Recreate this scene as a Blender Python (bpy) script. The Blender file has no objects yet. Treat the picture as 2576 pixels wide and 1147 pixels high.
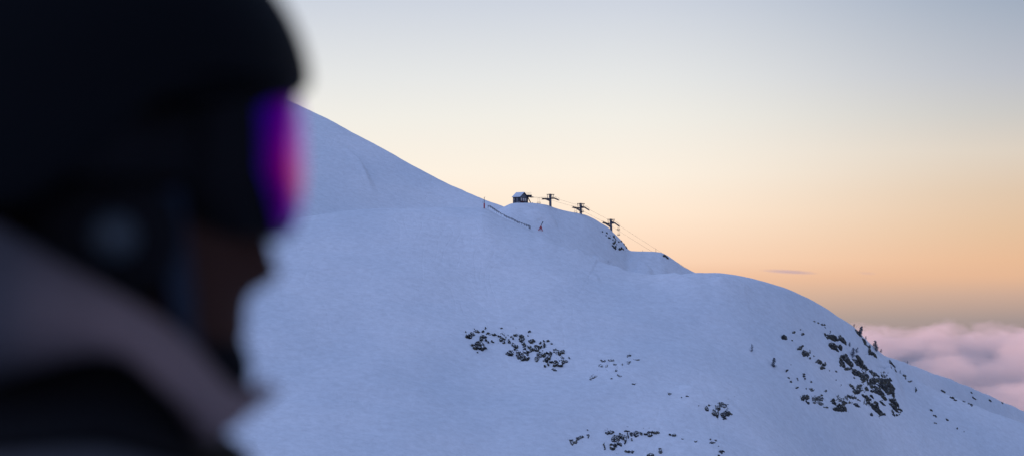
import bpy, bmesh, math, random
import numpy as np
from mathutils import Vector, Matrix

random.seed(7)
sc = bpy.context.scene
C = sc.collection
W, H, F = 2576.0, 1147.0, 85.0
f = W * F / 36.0
HZ = 858.0                                   # pixel row of the horizon
pitch = math.atan((HZ - H / 2) / f)
cp, sp = math.cos(pitch), math.sin(pitch)

# ------------------------------------------------------------------ helpers
def azte(px, py):
    px = np.asarray(px, float); py = np.asarray(py, float)
    cx = (px - W / 2) / f; cy = (H / 2 - py) / f
    x = cx; y = cp - sp * cy; z = sp + cp * cy
    return np.arctan2(x, y), z / np.hypot(x, y)

def at(px, py, d):
    a, t = azte(px, py)
    return Vector((float(math.sin(a) * d), float(math.cos(a) * d), float(t * d)))

def aty(px, py, y):
    """point seen at px,py lying on the vertical plane y"""
    cx = (px - W / 2) / f; cy = (H / 2 - py) / f
    v = Vector((cx, cp - sp * cy, sp + cp * cy))
    return v * (y / v.y)

def mesh_obj(name, verts, faces, mat=None, parent=None, smooth=False):
    me = bpy.data.meshes.new(name)
    me.from_pydata([tuple(v) for v in verts], [], faces)
    if mat is not None:
        for m in (mat if isinstance(mat, (list, tuple)) else [mat]):
            me.materials.append(m)
    if smooth:
        me.polygons.foreach_set('use_smooth', [True] * len(me.polygons))
    me.update()
    o = bpy.data.objects.new(name, me); C.objects.link(o)
    if parent: o.parent = parent
    return o

def np_mesh(name, V, Q, mat, smooth=True, parent=None):
    me = bpy.data.meshes.new(name)
    n, q = len(V), len(Q)
    me.vertices.add(n); me.vertices.foreach_set('co', V.astype(np.float32).ravel())
    k = Q.shape[1]
    me.loops.add(q * k); me.loops.foreach_set('vertex_index', Q.astype(np.int32).ravel())
    me.polygons.add(q); me.polygons.foreach_set('loop_start', (np.arange(q) * k).astype(np.int32))
    me.polygons.foreach_set('use_smooth', np.full(q, smooth, dtype=bool))
    me.update(calc_edges=True); me.validate()
    me.materials.append(mat)
    o = bpy.data.objects.new(name, me); C.objects.link(o)
    if parent: o.parent = parent
    return o

def empty(name, loc, rz=0.0):
    o = bpy.data.objects.new(name, None); C.objects.link(o)
    o.location = loc; o.rotation_euler = (0, 0, rz); o.empty_display_size = 0.3
    return o

def tag(o, label=None, cat=None, group=None, kind=None):
    if label: o['label'] = label
    if cat: o['category'] = cat
    if group: o['group'] = group
    if kind: o['kind'] = kind
    return o

class MB:
    """collects boxes, bars and tubes into one mesh"""
    def __init__(s): s.v = []; s.f = []
    def box(s, c, d, rot=None):
        c = Vector(c); hx, hy, hz = d[0] / 2, d[1] / 2, d[2] / 2
        b = len(s.v)
        for sx, sy, sz in ((-1,-1,-1),(1,-1,-1),(1,1,-1),(-1,1,-1),(-1,-1,1),(1,-1,1),(1,1,1),(-1,1,1)):
            p = Vector((sx * hx, sy * hy, sz * hz))
            if rot is not None: p = rot @ p
            s.v.append(c + p)
        for q in ((0,3,2,1),(4,5,6,7),(0,1,5,4),(1,2,6,5),(2,3,7,6),(3,0,4,7)):
            s.f.append(tuple(b + i for i in q))
        return s
    def bar(s, a, b_, w, h=None):
        a = Vector(a); b_ = Vector(b_); d = b_ - a
        q = d.to_track_quat('X', 'Z').to_matrix()
        return s.box((a + b_) / 2, (d.length, w, h or w), q)
    def tube(s, pts, r, n=6, cap=True):
        pts = [Vector(p) for p in pts]; rs = r if isinstance(r, (list, tuple)) else [r] * len(pts)
        b = len(s.v)
        for i, p in enumerate(pts):
            t = (pts[min(i + 1, len(pts) - 1)] - pts[max(i - 1, 0)]).normalized()
            u = t.orthogonal().normalized() if i == 0 else (u - t * u.dot(t)).normalized()
            w = t.cross(u)
            for k in range(n):
                a = 2 * math.pi * k / n
                s.v.append(p + (u * math.cos(a) + w * math.sin(a)) * rs[i])
        for i in range(len(pts) - 1):
            for k in range(n):
                k2 = (k + 1) % n
                s.f.append((b + i * n + k, b + i * n + k2, b + (i + 1) * n + k2, b + (i + 1) * n + k))
        if cap:
            s.f.append(tuple(b + k for k in range(n))[::-1])
            s.f.append(tuple(b + (len(pts) - 1) * n + k for k in range(n)))
        return s
    def tri(s, a, b_, c):
        b = len(s.v); s.v += [Vector(a), Vector(b_), Vector(c)]; s.f.append((b, b + 1, b + 2)); return s
    def quad(s, *p):
        b = len(s.v); s.v += [Vector(q) for q in p]; s.f.append((b, b + 1, b + 2, b + 3)); return s
    def build(s, name, mat, parent=None, smooth=False):
        return mesh_obj(name, s.v, s.f, mat, parent, smooth)

# ------------------------------------------------------------------ noise
def _hash(ix, iy, seed):
    n = (ix.astype(np.int64) * 374761393 + iy.astype(np.int64) * 668265263 + seed * 974634777) & 0xffffffff
    n = ((n ^ (n >> 13)) * 1274126177) & 0xffffffff
    return ((n ^ (n >> 16)) & 0xffff) / 65535.0
def vnoise(x, y, seed=0):
    ix = np.floor(x); iy = np.floor(y); fx = x - ix; fy = y - iy
    fx = fx * fx * fx * (fx * (fx * 6 - 15) + 10); fy = fy * fy * fy * (fy * (fy * 6 - 15) + 10)
    a = _hash(ix, iy, seed); b = _hash(ix + 1, iy, seed); c = _hash(ix, iy + 1, seed); d = _hash(ix + 1, iy + 1, seed)
    return (a + (b - a) * fx + (c - a) * fy + (a - b - c + d) * fx * fy) * 2 - 1
def fbm(x, y, octv=4, seed=0, gain=.5):
    s = 0; a = 1; t = 0
    for o in range(octv):
        s = s + a * vnoise(x, y, seed + o * 17); t += a; a *= gain
        x, y = (x * .8 - y * .6) * 2.03 + 11.3, (x * .6 + y * .8) * 2.03 - 4.7
    return s / t
def sstep(a, b, x):
    t = np.clip((x - a) / (b - a), 0, 1); return t * t * (3 - 2 * t)

# ------------------------------------------------------------------ materials
def mat(name, color, rough=.6, metal=0, bump=0, bscale=20, var=0.0, vscale=6, spec=.5):
    m = bpy.data.materials.new(name); m.use_nodes = True
    nt = m.node_tree; b = nt.nodes['Principled BSDF']
    b.inputs['Roughness'].default_value = rough; b.inputs['Metallic'].default_value = metal
    b.inputs['Specular IOR Level'].default_value = spec
    tc = nt.nodes.new('ShaderNodeTexCoord')
    nz = nt.nodes.new('ShaderNodeTexNoise'); nz.inputs['Scale'].default_value = vscale; nz.inputs['Detail'].default_value = 4
    nt.links.new(tc.outputs['Object'], nz.inputs['Vector'])
    mx = nt.nodes.new('ShaderNodeMix'); mx.data_type = 'RGBA'
    mx.inputs[6].default_value = (*[c * (1 - var) for c in color], 1)
    mx.inputs[7].default_value = (*[min(1, c * (1 + var)) for c in color], 1)
    nt.links.new(nz.outputs['Fac'], mx.inputs[0]); nt.links.new(mx.outputs[2], b.inputs['Base Color'])
    if bump:
        n2 = nt.nodes.new('ShaderNodeTexNoise'); n2.inputs['Scale'].default_value = bscale; n2.inputs['Detail'].default_value = 5
        bp = nt.nodes.new('ShaderNodeBump'); bp.inputs['Strength'].default_value = bump; bp.inputs['Distance'].default_value = .02
        nt.links.new(tc.outputs['Object'], n2.inputs['Vector']); nt.links.new(n2.outputs['Fac'], bp.inputs['Height'])
        nt.links.new(bp.outputs['Normal'], b.inputs['Normal'])
    return m

def snow_material():
    m = bpy.data.materials.new('snow'); m.use_nodes = True
    nt = m.node_tree; N = nt.nodes.new; L = nt.links.new
    b = nt.nodes['Principled BSDF']; b.inputs['Roughness'].default_value = .75
    b.inputs['Specular IOR Level'].default_value = .15
    tc = N('ShaderNodeTexCoord')
    # wind packed and powdery patches
    mp = N('ShaderNodeMapping'); mp.inputs['Scale'].default_value = (.018, .012, .02); L(tc.outputs['Object'], mp.inputs[0])
    n1 = N('ShaderNodeTexNoise'); n1.inputs['Scale'].default_value = 1; n1.inputs['Detail'].default_value = 6; L(mp.outputs[0], n1.inputs[0])
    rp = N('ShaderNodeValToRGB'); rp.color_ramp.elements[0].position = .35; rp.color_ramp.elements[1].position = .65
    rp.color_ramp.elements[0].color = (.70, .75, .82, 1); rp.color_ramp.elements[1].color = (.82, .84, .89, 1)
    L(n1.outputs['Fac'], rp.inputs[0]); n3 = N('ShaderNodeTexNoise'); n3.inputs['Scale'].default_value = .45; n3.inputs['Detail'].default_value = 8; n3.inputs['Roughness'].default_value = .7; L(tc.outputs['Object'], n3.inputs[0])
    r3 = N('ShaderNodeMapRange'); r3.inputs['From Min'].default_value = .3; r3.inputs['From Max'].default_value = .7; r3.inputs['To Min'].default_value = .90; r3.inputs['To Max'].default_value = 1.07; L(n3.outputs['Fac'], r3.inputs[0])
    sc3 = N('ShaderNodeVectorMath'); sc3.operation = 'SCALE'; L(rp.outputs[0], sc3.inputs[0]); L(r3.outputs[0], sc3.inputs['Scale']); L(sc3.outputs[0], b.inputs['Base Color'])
    # wind ripples + crust
    mp2 = N('ShaderNodeMapping'); mp2.inputs['Scale'].default_value = (.22, .5, .5); mp2.inputs['Rotation'].default_value = (0, 0, .35); L(tc.outputs['Object'], mp2.inputs[0])
    n2 = N('ShaderNodeTexNoise'); n2.inputs['Scale'].default_value = 1; n2.inputs['Detail'].default_value = 7; n2.inputs['Roughness'].default_value = .62
    n2.inputs['Distortion'].default_value = .6; L(mp2.outputs[0], n2.inputs[0])
    bp = N('ShaderNodeBump'); bp.inputs['Strength'].default_value = .6; bp.inputs['Distance'].default_value = .7
    # old ski tracks: thin meandering grooves running down and across the slope
    hsum = n2.outputs['Fac']
    for (sc_, rz_, wd_, amt) in (((.035, .011, .02), .5, .014, .13), ((.02, .05, .02), -.35, .012, .10)):
        mt = N('ShaderNodeMapping'); mt.inputs['Scale'].default_value = sc_; mt.inputs['Rotation'].default_value = (0, 0, rz_); L(tc.outputs['Object'], mt.inputs[0])
        nt_ = N('ShaderNodeTexNoise'); nt_.inputs['Scale'].default_value = 1; nt_.inputs['Detail'].default_value = 2.5; nt_.inputs['Distortion'].default_value = .8; L(mt.outputs[0], nt_.inputs[0])
        fr_ = N('ShaderNodeMath'); fr_.operation = 'PINGPONG'; fr_.inputs[1].default_value = .04; L(nt_.outputs['Fac'], fr_.inputs[0])
        gr = N('ShaderNodeMapRange'); gr.inputs['From Min'].default_value = 0; gr.inputs['From Max'].default_value = wd_; gr.inputs['To Min'].default_value = -amt; gr.inputs['To Max'].default_value = 0; L(fr_.outputs[0], gr.inputs[0])
        pm = N('ShaderNodeMapRange'); pm.inputs['From Min'].default_value = .42; pm.inputs['From Max'].default_value = .6; L(n1.outputs['Fac'], pm.inputs[0])
        gm = N('ShaderNodeMath'); gm.operation = 'MULTIPLY'; L(gr.outputs[0], gm.inputs[0]); L(pm.outputs[0], gm.inputs[1])
        ad_ = N('ShaderNodeMath'); ad_.operation = 'ADD'; L(hsum, ad_.inputs[0]); L(gm.outputs[0], ad_.inputs[1]); hsum = ad_.outputs[0]
    L(hsum, bp.inputs['Height']); L(bp.outputs['Normal'], b.inputs['Normal'])
    return m
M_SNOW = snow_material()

def rock_material():
    m = bpy.data.materials.new('snow_dusted_rock'); m.use_nodes = True
    nt = m.node_tree; N = nt.nodes.new; L = nt.links.new
    b = nt.nodes['Principled BSDF']; b.inputs['Roughness'].default_value = .85; b.inputs['Specular IOR Level'].default_value = .2
    tc = N('ShaderNodeTexCoord')
    nz = N('ShaderNodeTexNoise'); nz.inputs['Scale'].default_value = .8; nz.inputs['Detail'].default_value = 6; L(tc.outputs['Object'], nz.inputs[0])
    rp = N('ShaderNodeValToRGB'); e = rp.color_ramp.elements
    e[0].position = .32; e[0].color = (.018, .020, .026, 1); e[1].position = .62; e[1].color = (.095, .088, .062, 1)
    x = e.new(.48); x.color = (.042, .044, .046, 1)
    L(nz.outputs['Fac'], rp.inputs[0])
    ge = N('ShaderNodeNewGeometry'); sx = N('ShaderNodeSeparateXYZ'); L(ge.outputs['True Normal'], sx.inputs[0])
    n2 = N('ShaderNodeTexNoise'); n2.inputs['Scale'].default_value = .7; n2.inputs['Detail'].default_value = 4; L(tc.outputs['Object'], n2.inputs[0])
    ma = N('ShaderNodeMath'); ma.operation = 'MULTIPLY_ADD'; ma.inputs[1].default_value = .7; L(n2.outputs['Fac'], ma.inputs[0]); L(sx.outputs['Z'], ma.inputs[2])
    mr = N('ShaderNodeMapRange'); mr.inputs['From Min'].default_value = 1.12; mr.inputs['From Max'].default_value = 1.19; L(ma.outputs[0], mr.inputs[0])
    mx = N('ShaderNodeMix'); mx.data_type = 'RGBA'; L(mr.outputs[0], mx.inputs[0]); L(rp.outputs[0], mx.inputs[6]); mx.inputs[7].default_value = (.78, .81, .87, 1)
    L(mx.outputs[2], b.inputs['Base Color'])
    return m
M_ROCK = rock_material()
M_STEEL = mat('dark_painted_steel', (.035, .04, .06), .5, .4, var=.3)
M_GALV = mat('weathered_steel', (.12, .13, .16), .5, .5, var=.25)
M_TIMBER = mat('dark_timber', (.045, .042, .048), .8, var=.35, vscale=3)
M_RED = mat('red_padding', (.42, .035, .05), .6, var=.2)
M_WOOD = mat('weathered_fence_wood', (.035, .035, .05), .85, var=.3)

# ------------------------------------------------------------------ terrain
AZT = np.linspace(math.radians(-45), math.radians(45), 6001)
DAZ = AZT[1] - AZT[0]
def gsm(a, sig_px):
    sig = (sig_px / f) / DAZ; n = int(sig * 3) + 1
    k = np.exp(-.5 * (np.arange(-n, n + 1) / sig) ** 2); k /= k.sum()
    return np.convolve(np.pad(a, n, mode='edge'), k, 'valid')
class Layer:
    def __init__(s, pts, sf, sb, sm=6, r=1.0, wide=170, keep=28, amp=1.6, seed=1, left=22):
        s.left = left
        P = np.array(pts, float); a, t = azte(P[:, 0], P[:, 1])
        D = np.interp(AZT, a, P[:, 2]); te = np.interp(AZT, a, t)
        s.D = gsm(D, 90); te = gsm(te, sm)
        s.z = te * s.D; s.zw = gsm(s.z, wide); s.sf = sf; s.sb = sb; s.r = r; s.keep = keep; s.amp = amp; s.seed = seed
    def __call__(s, az, d, x, y):
        D = np.interp(az, AZT, s.D); z = np.interp(az, AZT, s.z); zw = np.interp(az, AZT, s.zw)
        u = D - d
        t = sstep(4, s.keep * 2, np.abs(u))
        zc = z * (1 - t) + zw * t
        fr = np.sqrt((s.sf * u) ** 2 + s.r ** 2) - s.r
        bk = np.sqrt((s.sb * u) ** 2 + s.r ** 2) - s.r
        h = zc - np.where(u > 0, fr, bk)
        if s.amp > 3: h = h + 1.5 * fbm(x / 34, y / 48, 2, s.seed + 40) * sstep(3, 45, np.abs(u))
        if s.amp: h = h + s.amp * fbm(x / 75, y / 60, 3, s.seed) * sstep(3, 60, np.abs(u))
        lo = s.left; off = np.where(az < 0, sstep(math.radians(lo), math.radians(lo * 1.3), -az), sstep(math.radians(22), math.radians(40), az))
        return h - off * 420

L_near = Layer([(-900,720,760),(0,600,830),(500,572,850),(780,543,862),(860,531,866),(950,525,870),(1100,521,876),(1215,522,880),(1228,526,880),
                (1249,537,879),(1273,549,877),(1302,563,874),(1330,575,870),(1346,584,868),(1365,592,864),(1410,616,861),
                (1450,634,858),(1490,652,856),(1530,668,854),(1580,683,853),(1640,693,852),(1700,692,852),(1745,687,854),(1815,686.5,858),
                (1850,692,861),(1900,703,866),(1980,725,876),(2020,744,882),(2080,778,894),(2120,803,902),(2150,822,909),(2190,866,918),(2225,896,925),
                (2262,925,930),(2300,952,935),(2350,980,940),(2420,1006,946),(2500,1036,952),(2576,1066,958),(3400,1500,980)], .40, .30, seed=3, amp=4.0)
L_knoll = Layer([(700,800,900),(1100,640,925),(1180,575,932),(1240,537,938),(1268,522,941),(1283,515,943),(1300,512.5,945),(1341,513.5,948),(1373,516.5,950),(1381,518.5,951),
                 (1394.6,524,952),(1405,527,953),(1417.6,530.2,955),(1436.8,533.5,957),(1456,538,959),(1471.4,541.5,961),(1486.8,548,963),(1497,553,965),(1513.7,563.3,967),(1530,571.5,969),(1538,579.7,970),
                 (1550.6,592,971),(1562.9,604.2,972),(1571,613.5,973),(1577,623.5,974),(1584.4,632,975),(1600,650,976),(1680,720,980),(1900,860,980),(2600,1300,980)],
                .45, .35, sm=3.0, r=1.5, wide=60, keep=25, amp=1.0, seed=9)
L_ridge = Layer([(900,900,940),(1400,690,955),(1500,650,960),(1560,634,966),(1590,631,972),(1640,632.5,978),(1664,635,980),(1680,644,981),(1700,658,983),(1722,673,985),(1745,684,987),(1800,705,990),(1900,765,995),(2100,900,1000),(2600,1300,1000)],
                .42, .4, sm=3.0, r=1.5, wide=60, keep=25, amp=1.0, seed=12)
L_peak = Layer([(-900,-420,1250),(0,-130,1200),(400,82,1150),(600,187,1125),(733,258,1110),(820,297,1100),(885,333,1092),(950,367,1085),(1030,412,1074),(1100,449,1065),(1130,463,1060),
                (1170,481,1054),(1215,501,1046),(1270,520,1036),(1330,545,1026),(1400,590,1015),(1500,660,1005),(1700,780,1005),(2600,1400,1005)], .42, .35, sm=7, wide=220, keep=60, amp=2.2, seed=21, left=105)  # unseen left end carried far round to block the sun from near snow
L_far = Layer([(1900,800,1250),(2100,857,1285),(2180,876,1300),(2240,898,1315),(2300,920,1340),(2350,938,1365),(2400,956,1392),(2450,979,1420),(2500,1000,1448),(2540,1018,1466),
               (2576,1035,1484),(2700,1090,1530),(3400,1400,1700)], .52, .4, sm=8, r=3, wide=150, keep=90, amp=3, seed=31)
LAYERS = [L_near, L_knoll, L_ridge, L_peak, L_far]

GD = np.array([0, 2.5, 6, 15, 40, 100, 250, 420, 700, 1100, 1700, 3000, 5000, 70000.])
GZ = np.array([-1.5, -1.5, -1.75, -3.6, -10, -28, -66, -86, -105, -150, -420, -700, -900, -900.])
def smax(a, b, k):
    h = np.maximum(k - np.abs(a - b), 0) / k
    return np.maximum(a, b) + h * h * k * .25

ROLLS = []
def terrain(x, y, rolls=True):
    d = np.hypot(x, y); az = np.arctan2(x, y)
    z = np.interp(d, GD, GZ)
    for i, Lr in enumerate(LAYERS):
        z = smax(z, Lr(az, d, x, y), 9.0 if i == 0 else 1.4)
    far = sstep(250, 500, d) * (1 - sstep(1500, 2500, d))
    z = z + far * (.55 * fbm(x / 26, y / 15, 4, 5) + .12 * fbm(x / 6, y / 4, 3, 55) + .35 * sstep(.105, .135, az) * fbm(x / 5, y / 7, 3, 91))
    z = z + .02 * fbm(x / .7, y / .7, 3, 77) * (1 - sstep(20, 60, d)) * sstep(2.2, 4, d)
    if rolls:
        for (P, amp, edge, dec) in ROLLS:
            best = np.full(x.shape, 1e9); sgn = np.zeros(x.shape); tt = np.zeros(x.shape)
            m = (np.abs(x - P[:, 0].mean()) < 120) & (np.abs(y - P[:, 1].mean()) < 120)
            if not m.any(): continue
            xs, ys = x[m], y[m]; bb = best[m]; sg = sgn[m]; tp = tt[m]; n = len(P) - 1
            for k in range(n):
                ax, ay = P[k]; bx, by = P[k + 1]; ex, ey = bx - ax, by - ay; l2 = ex * ex + ey * ey
                t = np.clip(((xs - ax) * ex + (ys - ay) * ey) / l2, 0, 1)
                dx = xs - ax - t * ex; dy = ys - ay - t * ey; dd = np.hypot(dx, dy)
                s2 = -np.sign(ex * dy - ey * dx)
                u = dd < bb; bb = np.where(u, dd, bb); sg = np.where(u, s2, sg); tp = np.where(u, (k + t) / n, tp)
            sd = bb * sg
            taper = sstep(0, .25, tp) * (1 - sstep(.7, 1, tp))
            add = amp * 1.7 * taper * np.where(sd > -edge, sstep(-edge, edge, sd) * np.exp(-np.maximum(sd, 0) / dec), 0)
            z2 = z[m] + add; z = z.copy(); z[m] = z2
    return z

# polar grid: dense where the photograph looks
def cols():
    a = list(np.arange(math.radians(-14), math.radians(14), 2.3 / f))
    n = len(a)
    lo = list(-np.geomspace(math.radians(14.1), math.radians(180), 60)[::-1])
    hi = list(np.geomspace(math.radians(14.1), math.radians(180), 60)[:-1])
    return np.array(lo + a + hi)
AZ = cols()
RD = np.concatenate([[.25], np.geomspace(.5, 100, 60), np.linspace(104, 520, 90), np.arange(521, 1130, .8), np.arange(1131, 1580, 2.5), np.geomspace(1590, 65000, 60)])
def build_grid(rolls):
    A, R = np.meshgrid(AZ, RD)
    X = R * np.sin(A); Y = R * np.cos(A)
    return X, Y, terrain(X, Y, rolls)
class Hit:
    def __init__(s, Z):
        s.r0 = int(np.searchsorted(RD, 300)); s.r1 = int(np.searchsorted(RD, 1600))
        s.TE = Z[s.r0:s.r1] / RD[s.r0:s.r1, None]; s.R = RD[s.r0:s.r1]
    def d(s, px, py):
        az, te = azte(np.ravel(px), np.ravel(py)); out = np.empty(len(az)); miss = np.zeros(len(az), bool)
        for c in range(0, len(az), 4000):
            a, t = az[c:c + 4000], te[c:c + 4000]
            j = np.clip(np.searchsorted(AZ, a) - 1, 0, len(AZ) - 2); w = (a - AZ[j]) / (AZ[j + 1] - AZ[j])
            prof = s.TE[:, j] * (1 - w) + s.TE[:, j + 1] * w
            hitm = prof >= t[None]; i = np.argmax(hitm, 0); none = ~hitm.any(0)
            i = np.clip(i, 1, None); k = np.arange(len(a))
            p0 = prof[i - 1, k]; p1 = prof[i, k]; q = np.clip((t - p0) / np.where(np.abs(p1 - p0) < 1e-12, 1e-12, p1 - p0), 0, 1)
            dd = s.R[i - 1] + q * (s.R[i] - s.R[i - 1])
            # missed the ground: take the row closest to the ray (the crest)
            ib = np.argmax(prof, 0); dd = np.where(none, s.R[ib], dd)
            out[c:c + 4000] = dd; miss[c:c + 4000] = none
        s.miss = miss
        return out
X, Y, Z0 = build_grid(False)
hit0 = Hit(Z0)
def roll(pts, amp, edge, dec):
    P = np.array(pts, float); d = hit0.d(P[:, 0], P[:, 1]); a, _ = azte(P[:, 0], P[:, 1])
    # refine the polyline
    x, y = np.sin(a) * d, np.cos(a) * d
    t = np.linspace(0, len(P) - 1, len(P) * 3)
    ROLLS.append((np.stack([np.interp(t, range(len(P)), x), np.interp(t, range(len(P)), y)], 1), amp, edge, dec))
roll([(700,320),(772,347),(838,370),(880,392),(912,420),(930,455),(950,500)], 2.2, 1.6, 22)
roll([(1345,592),(1395,620),(1450,640),(1500,648),(1530,662),(1560,678),(1600,690)], .9, 1.6, 12)
roll([(1560,655),(1600,652),(1625,668),(1640,688),(1650,705)], .8, 1.4, 14)
roll([(1655,662),(1680,678),(1705,692),(1740,704),(1790,708),(1860,718)], .5, 1.2, 9)
roll([(1470,688),(1495,690),(1506,700),(1506,712)], .35, .8, 5)
roll([(1310,530),(1350,533),(1385,545),(1400,565),(1395,580)], .9, 1.0, 8)
roll([(1770,700),(1830,706),(1870,716),(1900,735)], .9, .9, 7)
roll([(2200,890),(2240,925),(2262,965),(2275,1020)], 2.0, 1.8, 14)
roll([(1700,965),(1760,985),(1810,1000),(1840,1005)], .9, 1.0, 8)
X, Y, Z = build_grid(True)
hit = Hit(Z)
nr, nc = X.shape
V = np.stack([X.ravel(), Y.ravel(), Z.ravel()], 1)
ii = np.arange(nr - 1)[:, None] * nc; jj = np.arange(nc)[None, :]; j2 = (jj + 1) % nc
Q = np.stack([ii + jj, ii + j2, ii + nc + j2, ii + nc + jj], -1).reshape(-1, 4)
# close the small hole at the pole
V = np.vstack([V, [0, 0, float(Z[0].mean())]])
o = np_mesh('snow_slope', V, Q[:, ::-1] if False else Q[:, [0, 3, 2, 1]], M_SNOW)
tag(o, 'blue shadowed snow slope rising to a rounded ridge line', kind='structure')

def ground(px, py):
    d = float(hit.d([px], [py])[0]); p = at(px, py, d)
    if hit.miss[0]: p.z = float(terrain(np.array([p.x]), np.array([p.y]))[0])
    return p, d
def zg(x, y): return float(terrain(np.array([x]), np.array([y]))[0])

# ------------------------------------------------------------------ rock outcrops
def ZM(x0, y0, s):
    k = 2576 / 2632
    return lambda X_, Y_: ((x0 + X_ / s) * k, (y0 + Y_ / s) * k, k / s)
def outcrop(label, zm, blobs, amp=1.15, group='dark rocks poking through the snow', name='rock_outcrop', cat='rock outcrop', step=.8, seed=0, strata=None, freq=1.0, off=None):
    B = []
    for b in blobs:
        x, y, k = zm(b[0], b[1]); rx, ry = b[2] * k, b[3] * k
        rot = math.radians(b[4]) if len(b) > 4 else 0.0
        st = b[5] if len(b) > 5 else 1.0
        B.append((x, y, max(rx, 1.4) * (1.1 if rx > 12 else .95), max(ry, 1.2) * (1.1 if rx > 12 else .95), rot, st))
    x0 = min(b[0] - b[2] - b[3] for b in B) - 3; x1 = max(b[0] + b[2] + b[3] for b in B) + 3
    y0 = min(b[1] - b[2] - b[3] for b in B) - 3; y1 = max(b[1] + b[2] + b[3] for b in B) + 3
    nx, ny = int((x1 - x0) / step) + 2, int((y1 - y0) / step) + 2
    PX, PY = np.meshgrid(np.linspace(x0, x1, nx), np.linspace(y0, y1, ny))
    # ragged outline
    wx = PX + 5.5 * fbm(PX / 11, PY / 11, 4, seed + 5, .65); wy = PY + 4.2 * fbm(PX / 11, PY / 11, 4, seed + 9, .65)
    E = np.zeros(PX.shape)
    for (bx, by, rx, ry, rot, st) in B:
        c, s = math.cos(rot), math.sin(rot); dx, dy = wx - bx, wy - by
        u = (dx * c + dy * s) / rx; v = (-dx * s + dy * c) / ry
        E = E + np.exp(5 * (np.maximum(1 - (u * u + v * v), -1.6) * (.5 + .5 * st) - (1 - st) * .45))
    E = np.log(E + 1e-6) / 5
    sr = math.radians(strata if strata is not None else 25)
    sx_ = (PX * math.cos(sr) + PY * math.sin(sr)); sy_ = (-PX * math.sin(sr) + PY * math.cos(sr))
    el = 1.0 if strata is None else 1.9
    n1 = .75 * fbm(sx_ / 5.5 / el * freq, sy_ / 3.2 * freq, 4, seed + 1, .7) + .5 * fbm(sx_ / 15, sy_ / 9, 2, seed + 3)
    n2 = 1 - 2.4 * np.abs(fbm(sx_ / 10 / el * freq, sy_ / 4 * freq, 3, seed + 2, .6))
    h = np.clip(E, -1, .6) * 1.0 + 1.25 * n1 + .16 * n2 - (off if off is not None else -.12 if max(b_[2] for b_ in B) > 6.5 else .13)
    # broken ledges
    q = .36; hq = np.floor(h / q) * q + q * sstep(.55, 1, (h / q) % 1)
    h = np.where(h > 0, hq * .75 + h * .25 + .06, h)
    d = hit.d(PX, PY).reshape(PX.shape)
    ms = hit.miss.reshape(PX.shape); dm = np.median(d[~ms]) if (~ms).any() else np.median(d)
    a, t = azte(PX, PY)
    keep = (np.abs(d - dm) < 90) & ~ms
    h = np.where(h > 0, np.clip(h, 0, 1.1), np.clip(h * 2 - .12, -.6, 0)) * amp * dm / 850
    x = np.sin(a) * d; y = np.cos(a) * d
    z = t * d
    x = x - h * .15; y = y - h * .62; z = z + h * .55
    g = np.arange(PX.size).reshape(PX.shape)
    fk = keep[:-1, :-1] & keep[1:, :-1] & keep[:-1, 1:] & keep[1:, 1:]
    dj = np.maximum.reduce([d[:-1, :-1], d[1:, :-1], d[:-1, 1:], d[1:, 1:]]) - np.minimum.reduce([d[:-1, :-1], d[1:, :-1], d[:-1, 1:], d[1:, 1:]])
    fk &= dj < 14
    Qs = np.stack([g[:-1, :-1][fk], g[1:, :-1][fk], g[1:, 1:][fk], g[:-1, 1:][fk]], -1)
    if len(Qs) == 0: return None
    used, inv = np.unique(Qs.ravel(), return_inverse=True)
    Vv = np.stack([x.ravel(), y.ravel(), z.ravel()], 1)[used]
    c = Vv.mean(0)
    o = np_mesh(name, Vv - c, inv.reshape(-1, 4), M_ROCK, smooth=False)
    o.location = c
    tag(o, label, cat, group)
    return o

S = .55   # sparse, dusted rock
zA = ZM(1180, 830, 8.587)
outcrop('pair of dark rocks at the upper left end of the central rock band', zA, [(215,310,75,50),(300,250,75,40,20),(155,195,25,15)], seed=1)
outcrop('low broken rocks between the upper left pair and the bare middle of the central band', zA,
        [(395,185,60,28),(575,125,20,18),(525,195,35,20),(345,135,22,10),(535,305,90,28),(480,365,35,28),(585,385,30,30),(645,432,25,20),(760,405,40,15),(640,240,60,25,-15,S),(780,260,60,25,10,S*.8)], seed=2)
outcrop('broad dark rock at the lower left foot of the central rock band', zA,
        [(300,480,50,25),(400,450,62,45),(500,470,70,50),(380,545,60,42),(545,560,60,42),(450,540,60,30),(405,650,20,12),(610,570,18,12)], seed=3)
outcrop('small scattered stones in the middle of the central rock band', zA,
        [(950,355,45,40),(1020,360,25,20),(1010,430,35,35),(1115,400,22,55),(1085,270,14,14),(1030,305,14,12),(1210,355,25,15),(1240,280,40,30,0,S),(965,200,10,35),(1140,300,25,10,0,S),(930,110,40,15,0,S*.7),(880,300,60,30,0,S*.8)], seed=4)
outcrop('tall cluster of dark rocks crossing the centre of the central band', zA,
        [(1200,490,55,60),(1265,520,40,50),(1240,580,25,40),(1380,300,55,50),(1350,380,52,42),(1430,360,32,42),(1525,275,22,20),(1420,480,55,62),(1435,580,42,32,0,.75),(1550,200,30,15,0,S),(1290,110,50,12,10,S)], seed=5)
outcrop('small rounded rock left of the largest rock in the central band', zA, [(1140,670,78,58,0,.72)], seed=6)
outcrop('largest dark rock face in the central band with a curved lower edge', zA,
        [(1330,700,78,92),(1400,740,115,80),(1510,790,55,42),(1300,620,40,40,0,.7),(1450,660,62,42)], seed=7)
outcrop('dark rock knot above the two big faces on the right of the central band', zA,
        [(1565,530,42,36),(1620,590,48,40),(1700,580,85,52),(1760,540,52,36),(1700,520,60,22,0,.8),(1550,640,40,32,0,.75),(1600,400,60,40,0,S*.8)], seed=8)
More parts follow.
